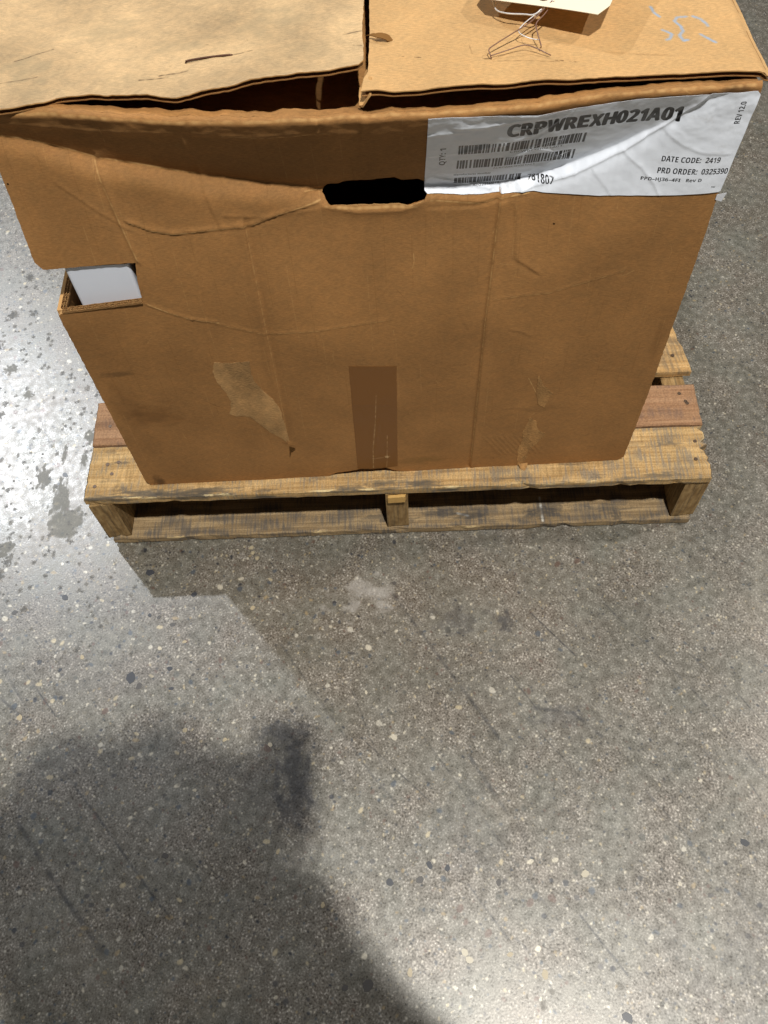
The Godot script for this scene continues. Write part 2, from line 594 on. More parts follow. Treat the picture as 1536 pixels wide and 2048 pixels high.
func wood(w: int, h: int, sd: int, light: Color, dark: Color, stain: Color, saw: float, grey: float, lean := 0.0) -> Image:
	var grain := noise_bytes(w, h, 120, 3.0, sd, 3)
	var ring := noise_bytes(w, h, 260, 12, sd + 1, 2)
	var cut := noise_bytes(w, h, 5, 110, sd + 2, 3)
	var patch := noise_bytes(w, h, 70, 34, sd + 3, 4)
	var fleck := noise_bytes(w, h, 3, 3, sd + 4, 2)
	var d := PackedByteArray()
	d.resize(w * h * 3)
	var k := 0
	for i in w * h:
		var g := clampf(0.5 + (grain[i] - 128) / 200.0 + (ring[i] - 128) / 240.0, 0.0, 1.0)
		var c := dark.lerp(light, g)
		var s := clampf((patch[i] - 128) / 150.0 + (cut[i] - 128) / 95.0 * saw + grey + lean * (float(i % w) / w - 0.5), 0.0, 1.0)
		c = c.lerp(stain, s * 0.7)
		var f := 1.0 + (fleck[i] - 128) / 900.0 + (cut[i] - 128) / 900.0 * saw
		d[k] = clampi(int(c.r * f * 255.0), 0, 255)
		d[k + 1] = clampi(int(c.g * f * 255.0), 0, 255)
		d[k + 2] = clampi(int(c.b * f * 255.0), 0, 255)
		k += 3
	return Image.create_from_data(w, h, false, Image.FORMAT_RGB8, d)


func wood_bump(w: int, h: int, sd: int) -> Image:
	var grain := noise_bytes(w, h, 90, 3.0, sd, 3)
	var cut := noise_bytes(w, h, 4, 60, sd + 2, 2)
	var d := PackedByteArray()
	d.resize(w * h)
	for i in w * h:
		d[i] = clampi((grain[i] + cut[i]) / 2, 0, 255)
	return Image.create_from_data(w, h, false, Image.FORMAT_L8, d)


func board(q: Array, y0: float, y1: float, nx: int, nz: int, sd: float, rag := [0.0, 0.0], wob := 0.0012) -> ArrayMesh:
	# q: the corners seen from above, near left, near right, far right, far left; rag: how splintered each end is
	var st := SurfaceTool.new()
	st.begin(Mesh.PRIMITIVE_TRIANGLES)
	st.set_smooth_group(-1)
	var L: float = q[0].distance_to(q[1])
	var W: float = q[1].distance_to(q[2])
	var bev := 0.0022
	var pt := func(i: int, j: int, inset: float, y: float) -> Vector3:
		var s := float(i) / nx
		var t := float(j) / nz
		var p: Vector2 = q[0].lerp(q[1], s).lerp(q[3].lerp(q[2], s), t)
		var ex: Vector2 = (q[1] - q[0]).normalized()
		var ez: Vector2 = (q[3] - q[0]).normalized()
		if i == 0:
			p += ex * (inset + rag[0] * (0.6 + noise_a.get_noise_2d(t * 9.0 + sd, 3.0)) * absf(noise_b.get_noise_2d(t * 23.0, sd)) * 3.0)
		if i == nx:
			p -= ex * (inset + rag[1] * (0.6 + noise_a.get_noise_2d(t * 9.0 + sd, 7.0)) * absf(noise_b.get_noise_2d(t * 23.0, sd + 9.0)) * 3.0)
		var chip := maxf(0.0, noise_a.get_noise_2d(s * L * 26.0 + sd * 3.0, y * 40.0) - 0.28) * 0.012
		if j == 0:
			p += ez * (inset + chip + wob * noise_a.get_noise_2d(s * L * 60.0 + sd, 1.0))
		if j == nz:
			p -= ez * (inset + wob * noise_a.get_noise_2d(s * L * 60.0 + sd, 5.0))
		var yy := y + 0.0008 * noise_a.get_noise_3d(p.x * 14.0, sd, p.y * 40.0)
		if j == 0 and y > (y0 + y1) * 0.5:
			yy -= chip * 0.35
		return Vector3(p.x, yy, p.y)
	var quad := func(a: Vector3, b: Vector3, c: Vector3, d: Vector3, ua: Vector2, ub: Vector2, uc: Vector2, ud: Vector2) -> void:
		for e in [[a, ua], [b, ub], [c, uc], [a, ua], [c, uc], [d, ud]]:
			st.set_uv(e[1])
			st.add_vertex(e[0])
	for top in 2:
		var y := y1 if top == 0 else y0
		for i in nx:
			for j in nz:
				var l := [[i, j], [i, j + 1], [i + 1, j + 1], [i + 1, j]]
				if top == 1:
					l.reverse()
				var p := []
				var u := []
				for e in l:
					p.append(pt.call(e[0], e[1], bev, y))
					u.append(Vector2(float(e[0]) / nx, 0.02 + 0.74 * (1.0 - float(e[1]) / nz)))
				# seen from above clockwise: near left, far left, far right, near right
				quad.call(p[0], p[1], p[2], p[3], u[0], u[1], u[2], u[3])
	var rim := []
	for i in nx:
		rim.append([i, 0])
	for j in nz:
		rim.append([nx, j])
	for i in nx:
		rim.append([nx - i, nz])
	for j in nz:
		rim.append([0, nz - j])
	var levels := [[bev, y1], [0.0, y1 - bev], [0.0, y0 + bev], [bev, y0]]
	var run := 0.0
	for k in rim.size():
		var a: Array = rim[k]
		var b: Array = rim[(k + 1) % rim.size()]
		var ends: bool = a[0] == b[0]
		var len := W / nz if ends else L / nx
		for e in 3:
			var p0: Vector3 = pt.call(a[0], a[1], levels[e][0], levels[e][1])
			var p1: Vector3 = pt.call(b[0], b[1], levels[e][0], levels[e][1])
			var p2: Vector3 = pt.call(b[0], b[1], levels[e + 1][0], levels[e + 1][1])
			var p3: Vector3 = pt.call(a[0], a[1], levels[e + 1][0], levels[e + 1][1])
			var v0: float = 0.79 + 0.2 * (y1 - levels[e][1]) / (y1 - y0)
			var v1: float = 0.79 + 0.2 * (y1 - levels[e + 1][1]) / (y1 - y0)
			quad.call(p0, p1, p2, p3, Vector2(run / L, v0), Vector2((run + len) / L, v0), Vector2((run + len) / L, v1), Vector2(run / L, v1))
		run += len
	st.generate_normals()
	return st.commit()


func make_pallet() -> void:
	var o := thing("wooden_pallet", "worn wooden pallet of mismatched boards under the dented cardboard box", "pallet")
	var yimg := wood(1024, 128, 40, Color(0.81, 0.68, 0.475), Color(0.68, 0.545, 0.355), Color(0.44, 0.41, 0.37), 1.1, 0.10, 0.5)
	for k in 46:
		blob(yimg, rng.randf() * 1024, rng.randf() * 128, rng.randf_range(6, 40), rng.randf_range(2, 9), Color(0.30, 0.28, 0.26), rng.randf_range(0.15, 0.45), 1.2, 1.4)
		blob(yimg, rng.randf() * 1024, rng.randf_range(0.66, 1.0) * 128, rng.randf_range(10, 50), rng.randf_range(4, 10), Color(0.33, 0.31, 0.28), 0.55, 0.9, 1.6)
	for k in 14:
		blob(yimg, rng.randf() * 1024, rng.randf_range(0.77, 0.84) * 128, rng.randf_range(6, 22), 3.0, Color(0.92, 0.84, 0.64), 0.8, 0.8, 2.0)
	var yellow := textured(yimg, 0.75, 0.35, wood_bump(1024, 128, 40), 0.04)
	var red := textured(wood(768, 96, 60, Color(0.66, 0.52, 0.395), Color(0.56, 0.42, 0.305), Color(0.35, 0.29, 0.27), 0.4, -0.1), 0.75, 0.35, wood_bump(768, 96, 60), 0.03)
	var tan_ := textured(wood(768, 96, 80, Color(0.84, 0.70, 0.49), Color(0.70, 0.55, 0.35), Color(0.33, 0.30, 0.27), 0.5, -0.1), 0.75, 0.35, wood_bump(768, 96, 80), 0.03)
	var low := wood(1024, 128, 100, Color(0.66, 0.565, 0.42), Color(0.52, 0.435, 0.315), Color(0.29, 0.28, 0.28), 0.6, 0.2)
	for l in [[0.745, 0.35, 0.745, 0.75], [0.60, 0.55, 0.62, 0.60]]:
		stroke(low, [Vector2(l[0] * 1024, l[1] * 128), Vector2(l[2] * 1024, l[3] * 128)], 3.0, Color(0.85, 0.84, 0.8), 0.9)
	for l in [[0.11, 9.0], [0.36, 7.0], [0.62, 8.0]]:
		blob(low, l[0] * 1024, 0.83 * 128, l[1] * 2.4, 4.0, Color(0.88, 0.78, 0.58), 0.9, 0.6, 2.5)
	for k in 12:
		blob(low, rng.randf_range(0.45, 0.95) * 1024, rng.randf_range(0.45, 0.74) * 128, rng.randf_range(10, 40), rng.randf_range(6, 16), Color(0.20, 0.20, 0.21), 0.38, 1.0, 1.5)
	var lower := textured(low, 0.7, 0.4, wood_bump(1024, 128, 100), 0.03)
	var post := textured(wood(512, 128, 120, Color(0.67, 0.555, 0.38), Color(0.53, 0.42, 0.27), Color(0.25, 0.23, 0.20), 0.5, -0.05), 0.8, 0.3, wood_bump(512, 128, 120), 0.05)
	var y1 := 0.1449
	var y0 := 0.1275
	# the deck, front to back
	part("deck_board", board([Vector2(-0.511, -0.003), Vector2(0.508, 0.001), Vector2(0.513, -0.1015), Vector2(-0.5115, -0.1085)], y0, y1, 70, 16, 1.0, [0.001, 0.0055]), yellow, o).set_meta("label", "front deck board, yellow with grey saw marks and a splintered end")
	part("deck_board", board([Vector2(-0.5135, -0.1115), Vector2(0.512, -0.1045), Vector2(0.516, -0.189), Vector2(-0.517, -0.204)], y0, y1 + 0.0012, 60, 8, 2.0, [0.001, 0.001]), red, o).set_meta("label", "reddish deck board, second from the front")
	part("deck_board", board([Vector2(-0.512, -0.236), Vector2(0.520, -0.219), Vector2(0.509, -0.335), Vector2(-0.510, -0.34)], y0, y1 - 0.001, 60, 8, 3.0, [0.001, 0.003]), tan_, o)
	for k in 3:
		part("deck_board", board([Vector2(-0.51, -0.40 - k * 0.135), Vector2(0.505, -0.395 - k * 0.135), Vector2(0.507, -0.50 - k * 0.135), Vector2(-0.509, -0.505 - k * 0.135)], y0, y1 - 0.001, 30, 4, 4.0 + k, [0.001, 0.002]), [yellow, tan_, red][k], o)
	# three stringers and the boards under them
	for x in [-0.488, 0.0, 0.489]:
		var hw := 0.0195 if x != 0.0 else 0.0185
		var s: float = x
		part("stringer", board([Vector2(s - hw, -0.002), Vector2(s + hw, -0.004), Vector2(s + hw, -0.765), Vector2(s - hw, -0.765)], 0.0185, 0.1268, 4, 40, s * 7.0 + 8.0, [0.0, 0.0], 0.002), post, o)
	for z in [0.0, -0.33, -0.67]:
		part("bottom_board", board([Vector2(-0.502, z - 0.001), Vector2(0.508, z + 0.002), Vector2(0.508, z - 0.094), Vector2(-0.503, z - 0.096)], 0.0012, 0.018, 60, 8, z * 5.0 + 20.0, [0.002, 0.003], 0.002), lower, o)
	var chip := board([Vector2(-0.0165, 0.0035), Vector2(0.0175, 0.003), Vector2(0.0165, -0.003), Vector2(-0.0155, -0.003)], 0.106, 0.1262, 8, 2, 31.0, [0.004, 0.003])
	part("splintered_end", chip, plain(Color(0.80, 0.64, 0.38), 0.8), o)
	var nail_mat := plain(Color(0.42, 0.35, 0.29), 0.5, 0.5)
	nail_mat.metallic = 0.6
	var head := CylinderMesh.new()
	head.top_radius = 0.0031
	head.bottom_radius = 0.0035
	head.height = 0.0012
	head.radial_segments = 12
	for p in [[-0.480, -0.071], [-0.470, -0.052], [-0.495, -0.028], [-0.462, -0.075], [0.493, -0.152], [0.486, -0.169], [0.495, -0.148], [0.492, -0.255], [0.486, -0.30], [-0.487, -0.15], [0.492, -0.07], [0.486, -0.035]]:
		part("nail", head, nail_mat, o).position = Vector3(p[0], 0.1459 if p[1] < -0.11 and p[1] > -0.2 else 0.1449, p[1])


# ---------------------------------------------------------------- cardboard box

func dent(u: float, v: float) -> float:
	# how far the front stands out from its plane: pushed in along a curved fold through the hand hole, its left upper corner leaning back
	var vf := along([0.0, 0.012, 0.041, 0.07, 0.106, 0.145, 0.212, 0.296, 0.34, 0.46, 0.54, 0.58, 0.62, 0.66, 0.70, 0.735, 0.76, 0.9], [0.606, 0.602, 0.596, 0.584, 0.572, 0.566, 0.552, 0.535, 0.524, 0.52, 0.518, 0.524, 0.541, 0.562, 0.591, 0.620, 0.63, 0.632], u)
	vf += 0.0015 * noise_a.get_noise_2d(u * 40.0, 0.0)
	var L := -0.040 * (1.0 - smooth(-0.02, 0.30, u)) * smooth(0.36, 0.62, v) + 0.008 * smooth(0.2, 0.45, u) * (1.0 - 1.6 * smooth(0.5, 0.7, u)) * smooth(0.45, 0.63, v)
	L -= 0.002 * smooth(0.50, 0.68, u) * smooth(0.43, 0.61, v)
	var df := -0.38 * maxf(0.0, VT - vf)
	if v > vf:
		return L - 0.38 * maxf(0.0, VT - v)
	var s := vf - v
	var q := 0.65 - 0.30 * smooth(0.15, 0.34, u)
	return L + df * (q * exp(-pow(s / 0.010, 1.5)) + (1.0 - q) * exp(-(s / 0.12) * (s / 0.12)))


func crease(pts: Array, width: float, amp: float, lean := 0.0) -> void:
	var lo: Vector2 = pts[0]
	var hi: Vector2 = pts[0]
	for p in pts:
		lo = lo.min(p)
		hi = hi.max(p)
	creases.append([pts, width, amp, lean, lo - Vector2.ONE * width * 2.6, hi + Vector2.ONE * width * 2.6])


func creased(list: Array, u: float, v: float) -> float:
	var p := Vector2(u, v)
	var sum := 0.0
	for c in list:
		if u < c[4].x or v < c[4].y or u > c[5].x or v > c[5].y:
			continue
		var pts: Array = c[0]
		var best := 1e9
		var side := 0.0
		for k in pts.size() - 1:
			var a: Vector2 = pts[k]
			var b: Vector2 = pts[k + 1]
			var e := b - a
			var t := clampf((p - a).dot(e) / e.length_squared(), 0.0, 1.0)
			var d := p.distance_squared_to(a + e * t)
			if d < best:
				best = d
				side = signf(e.cross(p - a))
		var x: float = sqrt(best) / c[1]
		if x > 2.6:
			continue
		var g: float = exp(-x * 1.7) * c[2]
		sum += g * (1.0 - absf(c[3])) + g * side * x * c[3] * 2.6
	return sum


func front(u: float, v: float) -> Vector3:
	var vv := minf(v, VT)
	var d := dent(u, vv) + creased(creases, u, v)
	d += 0.0012 * noise_b.get_noise_2d(u * 4.0, v * 4.0) + 0.00005 * noise_b.get_noise_2d(u * 45.0, v * 30.0)
	var top := smooth(0.54, 0.63, v)
	d += top * 0.0013 * noise_a.get_noise_2d(u * 22.0 + 5.0, v * 30.0)
	if v > VT:
		var a := minf((v - VT) / FOLD, PI / 2)
		var r := FOLD * (1.0 + 0.35 * noise_a.get_noise_2d(u * 30.0, 4.0))
		return Vector3(u, VT + r * sin(a), d - r * (1.0 - cos(a)))
	return Vector3(u, v, d)


func edge_u(v: float) -> float:
	return along([0.0, 0.178, 0.32, 0.515, 0.579, 0.64], [0.776, 0.779, 0.779, 0.777, 0.783, 0.786], v)


func kraft(w: int, h: int, sd: int, base: Color, mottle := 1.0) -> Image:
	var fib := noise_bytes(w, h, 14, 2.2, sd, 2)
	var fine := noise_bytes(w, h, 2.2, 2.2, sd + 1, 2)
	var mid := noise_bytes(w, h, 40, 26, sd + 2, 4)
	var wide := noise_bytes(w, h, 220, 220, sd + 3, 3)
	var d := PackedByteArray()
	d.resize(w * h * 3)
	var k := 0
	for i in w * h:
		var t := 1.0 + (fib[i] - 128) / 1500.0 + (fine[i] - 128) / 1500.0 + ((mid[i] - 128) / 3200.0 + (wide[i] - 128) / 2000.0) * mottle
		var r := (mid[i] - 128) / 12000.0
		d[k] = clampi(int(base.r * t * 255.0), 0, 255)
		d[k + 1] = clampi(int(base.g * (t - r) * 255.0), 0, 255)
		d[k + 2] = clampi(int(base.b * (t - r * 2.0) * 255.0), 0, 255)
		k += 3
	return Image.create_from_data(w, h, false, Image.FORMAT_RGB8, d)


func layered(called: String, fn: Callable, outer: PackedVector2Array, step: float, uv: Rect2, mat: Material, parent: Node) -> MeshInstance3D:
	# double wall card: two paper liners with a core set back between them
	var o := part(called, sheet(fn, outer, [], step, 0.0011, uv), [mat, mats.cut], parent)
	for k in [["core", -0.0016, -0.0045, 0.0030, mats.flute], ["inner_liner", -0.0054, -0.0008, 0.0010, mats.inside]]:
		var lower := func(u: float, v: float) -> Vector3:
			return fn.call(u, v) + Vector3(0, k[1], 0)
		var pieces := Geometry2D.offset_polygon(scaled(outer, 100.0), k[2] * 100.0)
		var cut := []
		for p in scaled(pieces[0], 0.01):
			cut.append(p)
		part(k[0], sheet(lower, ragged(cut, 0.0016, 0.003, k[1] * 9000.0), [], step * 2.0, k[3], uv), k[4], o)
	return o


func make_box() -> void:
	var o := thing("cardboard_box", "large dented brown cardboard box with a white shipping label and torn corner", "box", Vector3(-0.0193, 0.1449, -0.0324), deg_to_rad(0.93))
	var shift := Vector3(-BOX_W / 2, 0, 0)
	var brown := Color(0.622, 0.452, 0.268)
	mats.cut = plain(Color(0.78, 0.61, 0.40), 0.9, 0.2)
	mats.flute = plain(Color(0.52, 0.38, 0.23), 0.95, 0.2)
	mats.inside = plain(Color(0.60, 0.44, 0.27), 0.9, 0.2)
	# creases of the front, in metres across and up
	crease([Vector2(0.120, 0.507), Vector2(0.143, 0.497), Vector2(0.168, 0.492), Vector2(0.211, 0.495), Vector2(0.257, 0.495), Vector2(0.292, 0.506), Vector2(0.339, 0.513)], 0.00260, 0.00290, 0.4)
	crease([Vector2(0.231, 0.510), Vector2(0.281, 0.503), Vector2(0.326, 0.504)], 0.0029, 0.00113, 0.3)
	crease([Vector2(0.110, 0.397), Vector2(0.137, 0.381), Vector2(0.159, 0.369), Vector2(0.190, 0.362)], 0.00209, 0.00155, 0.3)
	crease([Vector2(0.159, 0.369), Vector2(0.194, 0.357), Vector2(0.248, 0.336), Vector2(0.319, 0.335), Vector2(0.410, 0.346)], 0.00209, 0.00100, 0.3)
	crease([Vector2(0.053, 0.552), Vector2(0.092, 0.517), Vector2(0.118, 0.498)], 0.00209, 0.00109, 0.5)
	crease([Vector2(0.104, 0.575), Vector2(0.110, 0.511), Vector2(0.118, 0.458)], 0.0043, 0.00240, 0.3)
	crease([Vector2(0.251, 0.495), Vector2(0.251, 0.394), Vector2(0.250, 0.286), Vector2(0.245, 0.104)], 0.0043, -0.00306, 0.85)
	crease([Vector2(0.541, 0.507), Vector2(0.532, 0.337), Vector2(0.528, 0.009)], 0.0050, 0.00434, 0.85)
	crease([Vector2(0.210, 0.598), Vector2(0.192, 0.471), Vector2(0.168, 0.293)], 0.0043, -0.00105, 0.8)
	crease([Vector2(0.205, 0.62), Vector2(0.212, 0.55), Vector2(0.222, 0.50)], 0.0036, 0.00150, 0.6)
	crease([Vector2(0.349, 0.627), Vector2(0.346, 0.564)], 0.0036, -0.00150, 0.7)
	crease([Vector2(0.392, 0.636), Vector2(0.386, 0.58)], 0.0043, 0.00135, 0.7)
	crease([Vector2(0.559, 0.489), Vector2(0.564, 0.424), Vector2(0.589, 0.407)], 0.0036, 0.00135, 0.8)
	crease([Vector2(0.543, 0.368), Vector2(0.610, 0.377), Vector2(0.696, 0.410)], 0.00181, 0.00100, 0.4)
	crease([Vector2(0.462, 0.509), Vector2(0.518, 0.502), Vector2(0.574, 0.509)], 0.00260, 0.00206, 0.2)
	crease([Vector2(0.462, 0.498), Vector2(0.51, 0.496), Vector2(0.55, 0.503)], 0.0029, -0.00150, 0.3)
	crease([Vector2(0.34, 0.509), Vector2(0.38, 0.500), Vector2(0.43, 0.499), Vector2(0.456, 0.508)], 0.010, 0.003, 0.0)
	crease([Vector2(0.32, 0.524), Vector2(0.342, 0.527)], 0.0029, 0.00225, 0.0)
	crease([Vector2(0.22, 0.617), Vector2(0.28, 0.612), Vector2(0.34, 0.617), Vector2(0.385, 0.613)], 0.0029, 0.00150, 0.3)
	crease([Vector2(0.02, 0.62), Vector2(0.11, 0.613), Vector2(0.2, 0.617)], 0.0036, 0.00150, 0.2)
	for k in 9:
		crease([Vector2(0.545 + k * 0.008, 0.085), Vector2(0.575 + k * 0.008, 0.035)], 0.0026, 0.0007, 0.2)
	for k in 9:
		var c := Vector2(rng.randf_range(0.03, 0.75), rng.randf_range(0.05, 0.6))
		var a := rng.randf_range(-0.5, 0.5) + (PI / 2 if k % 3 == 0 else 0.0)
		var e := Vector2(cos(a), sin(a)) * rng.randf_range(0.01, 0.035)
		crease([c - e, c + Vector2(-e.y, e.x) * 0.15, c + e], 0.003, rng.randf_range(-0.0006, 0.0008), 0.5)
	# the front itself
	var outline: Array = [Vector2(0.006, 0.001), Vector2(0.15, 0.0), Vector2(0.297, 0.0), Vector2(0.312, 0.009), Vector2(0.335, 0.012), Vector2(0.35, 0.016), Vector2(0.372, 0.014), Vector2(0.392, 0.015), Vector2(0.405, 0.006), Vector2(0.418, 0.001), Vector2(0.60, 0.0), Vector2(0.767, 0.001), Vector2(0.776, 0.009), Vector2(0.779, 0.178), Vector2(0.779, 0.32), Vector2(0.778, 0.436), Vector2(0.777, 0.515), Vector2(0.783, 0.579), Vector2(0.786, VT + FOLD * PI / 2), Vector2(-0.001, VT + FOLD * PI / 2), Vector2(-0.003, 0.56), Vector2(-0.003, 0.462), Vector2(0.004, 0.4525), Vector2(0.06, 0.4545), Vector2(0.115, 0.456), Vector2(0.1105, 0.434), Vector2(0.108, 0.400), Vector2(0.05, 0.396), Vector2(0.004, 0.391), Vector2(0.0, 0.388), Vector2(0.001, 0.2), Vector2(0.0, 0.012)]
	var hole := [Vector2(0.341, 0.520), Vector2(0.348, 0.529), Vector2(0.362, 0.5295), Vector2(0.368, 0.533), Vector2(0.40, 0.5335), Vector2(0.423, 0.536), Vector2(0.431, 0.530), Vector2(0.448, 0.531), Vector2(0.456, 0.526), Vector2(0.460, 0.515), Vector2(0.455, 0.508), Vector2(0.442, 0.5035), Vector2(0.417, 0.506), Vector2(0.38, 0.507), Vector2(0.349, 0.509)]
	var uv := Rect2(-0.005, -0.002, 0.795, 0.643)
	var W := 1536
	var H := 1242
	var img := kraft(W, H, 200, brown)
	var px := func(u: float, v: float) -> Vector2:
		return Vector2((u - uv.position.x) / uv.size.x * W, (1.0 - (v - uv.position.y) / uv.size.y) * H)
	for l in [[0.037, 0.276, 0.030, 0.008, 0.35, Color(0.30, 0.22, 0.14)], [0.060, 0.183, 0.050, 0.030, 0.42, Color(0.40, 0.27, 0.14)], [0.030, 0.20, 0.03, 0.07, 0.25, Color(0.40, 0.28, 0.16)], [0.022, 0.010, 0.012, 0.02, 0.6, Color(0.28, 0.20, 0.13)], [0.45, 0.03, 0.05, 0.012, 0.3, Color(0.42, 0.33, 0.18)], [0.2, 0.55, 0.16, 0.02, 0.2, Color(0.45, 0.33, 0.18)], [0.63, 0.15, 0.04, 0.01, 0.25, Color(0.42, 0.32, 0.2)], [0.765, 0.28, 0.008, 0.05, 0.25, Color(0.4, 0.28, 0.15)], [0.05, 0.42, 0.07, 0.2, 0.12, Color(0.4, 0.28, 0.15)], [0.76, 0.63, 0.02, 0.008, 0.6, Color(0.22, 0.15, 0.08)]]:
		var q: Vector2 = px.call(l[0], l[1])
		blob(img, q.x, q.y, l[2] / uv.size.x * W, l[3] / uv.size.y * H, l[5], l[4], 0.5, 1.4)
	# scuffed fold lines, with crease and lip highlights painted pale into the colour
	var pale := Color(0.80, 0.64, 0.42)
	for l in [[[0.012, 0.603, 0.041, 0.597, 0.07, 0.586, 0.106, 0.573, 0.145, 0.567, 0.21, 0.553], 2.2, 0.75], [[0.12, 0.507, 0.143, 0.497, 0.168, 0.492, 0.211, 0.495, 0.257, 0.495, 0.292, 0.506, 0.339, 0.515], 1.6, 0.7], [[0.113, 0.397, 0.137, 0.381, 0.159, 0.369, 0.194, 0.36], 1.7, 0.7], [[0.194, 0.357, 0.248, 0.336, 0.319, 0.335, 0.41, 0.346], 1.3, 0.4], [[0.10, 0.575, 0.11, 0.511, 0.118, 0.458], 2.2, 0.4], [[0.543, 0.368, 0.61, 0.377, 0.696, 0.41], 1.3, 0.4], [[0.462, 0.507, 0.518, 0.50, 0.574, 0.51], 1.8, 0.7], [[0.344, 0.508, 0.38, 0.5045, 0.42, 0.504, 0.448, 0.502], 3.2, 0.65], [[0.0, 0.634, 0.2, 0.632, 0.4, 0.636, 0.6, 0.635, 0.78, 0.635], 3.5, 0.35], [[0.25, 0.615, 0.30, 0.612, 0.36, 0.616], 1.5, 0.6], [[0.251, 0.49, 0.251, 0.39, 0.25, 0.29, 0.246, 0.12], 1.2, 0.25], [[0.541, 0.5, 0.532, 0.337, 0.528, 0.03], 1.4, 0.35]]:
		var pts := []
		for k in range(0, l[0].size(), 2):
			pts.append(px.call(l[0][k], l[0][k + 1]))
		stroke(img, pts, l[1] * 1.25, pale, l[2], 0.25, 2.2)
	for l in [[0.341, 0.522, 0.32, 0.525], [0.6, 0.22, 0.63, 0.15]]:
		stroke(img, [px.call(l[0], l[1]), px.call(l[2], l[3])], 1.6, pale, 0.8)
	for k in 100:
		var x := k * 15.36 + rng.randf_range(-1.5, 1.5)
		var y := rng.randf_range(0, 950)
		stroke(img, [Vector2(x, y), Vector2(x + rng.randf_range(-3, 3), y + rng.randf_range(60, 260))], 1.6, pale if k % 2 else Color(0.5, 0.36, 0.2), 0.2, 0.1, 1.2)
	for k in 70:
		var q := Vector2(rng.randf_range(0, W), rng.randf_range(0, H))
		var e := Vector2.RIGHT.rotated(rng.randf() * TAU) * rng.randf_range(6, 50)
		stroke(img, [q, q + e * 0.5 + e.orthogonal() * rng.randf_range(-0.1, 0.1), q + e], rng.randf_range(0.8, 1.4), pale if k % 3 else Color(0.42, 0.30, 0.17), rng.randf_range(0.2, 0.5), 0.2, 1.5)
	mats.front = textured(img, 0.78, 0.35, kraft_bump(512, 414, 220), 0.018)
	part("front_panel", sheet(func(u, v): return front(u, v) + shift, ragged(outline, 0.0009, 0.004, 2.0), [ragged(hole, 0.0014, 0.003, 9.0)], 0.002, 0.007, uv), [mats.front, mats.cut], o).set_meta("label", "front panel creased and pushed in around its hand hole")
	# the other walls
	var side := textured(kraft(512, 512, 240, brown), 0.8, 0.3)
	var lw := sheet(func(w, v): return Vector3(0.0035, v, dent(0.0, v) - w) + shift, PackedVector2Array([Vector2(0.008, 0), Vector2(BOX_D, 0), Vector2(BOX_D, 0.632), Vector2(0.008, 0.632), Vector2(0.008, 0.4525), Vector2(0.10, 0.455), Vector2(0.095, 0.391), Vector2(0.008, 0.389)]), [], 0.02, 0.007, Rect2(0, 0, 0.6, 0.64))
	part("left_side", lw, [side, mats.cut], o)
	var rw := sheet(func(w, v): return Vector3(edge_u(v) - 0.001, v, front(edge_u(v) - 0.002, minf(v, VT - 0.002)).z - 0.002 - w) + shift, PackedVector2Array([Vector2(0.006, 0.0), Vector2(BOX_D, 0), Vector2(BOX_D, 0.632), Vector2(0.006, 0.632)]), [], 0.02, 0.007, Rect2(0, 0, 0.6, 0.64))
	part("right_side", rw, [side, mats.cut], o)
	part("back_panel", sheet(func(u, v): return Vector3(u, v, -BOX_D) + shift, PackedVector2Array([Vector2(0, 0), Vector2(BOX_W, 0), Vector2(BOX_W, 0.632), Vector2(0, 0.632)]), [], 0.04, 0.007, Rect2(0, 0, 0.78, 0.64)), [side, mats.cut], o)
	part("bottom_flap", sheet(func(u, w): return Vector3(u, 0.008, -w) + shift, PackedVector2Array([Vector2(0.012, 0.014), Vector2(0.764, 0.014), Vector2(0.764, 0.58), Vector2(0.012, 0.58)]), [], 0.04, 0.006, Rect2(0, 0, 0.78, 0.6)), [side, mats.cut], o)
	# the flap folded in along the front, sloping down under the side flaps
	var roll := FOLD * PI / 2
	var inner := func(u: float, w: float) -> Vector3:
		var p := front(u, VT + roll)
		return Vector3(u, p.y - minf(w, 0.06) * 0.16 + 0.0015 * noise_a.get_noise_2d(u * 14.0, w * 30.0) - 0.026 * smooth(0.010, 0.050, w - 0.003 * noise_a.get_noise_2d(u * 22.0, 9.0) + 0.006 * smooth(0.385, 0.395, u)), p.z - w) + shift
	part("front_flap", sheet(inner, PackedVector2Array([Vector2(0.004, 0.0), Vector2(0.782, 0.0), Vector2(0.765, 0.27), Vector2(0.016, 0.27)]), [], 0.004, 0.003, Rect2(0, 0, 0.78, 0.2)), [textured(kraft(512, 128, 260, brown), 0.8, 0.3), mats.cut], o)
	part("back_flap", sheet(func(u, w): return Vector3(u, 0.622, -w) + shift, PackedVector2Array([Vector2(0.016, 0.26), Vector2(0.765, 0.26), Vector2(0.765, 0.59), Vector2(0.016, 0.59)]), [], 0.04, 0.006, Rect2(0, 0, 0.78, 0.6)), [side, mats.cut], o)
	# two side flaps that meet in the middle
	var left_map := func(u: float, w: float) -> Vector3:
		var up := lerpf(0.6415, 0.6585, smooth(0.0, 0.40, u)) - 0.012 * smooth(0.08, 0.5, w)
		up += 0.0035 * noise_a.get_noise_2d(u * 7.0, w * 9.0) + 0.0012 * noise_a.get_noise_2d(u * 30.0, w * 22.0)
		up += 0.003 * exp(-w * w / 0.0009) * noise_b.get_noise_2d(u * 14.0, 2.0) - 0.0015 * exp(-pow((w - 0.045 - 0.03 * u) / 0.008, 2.0))
		return Vector3(u, up, -w) + shift
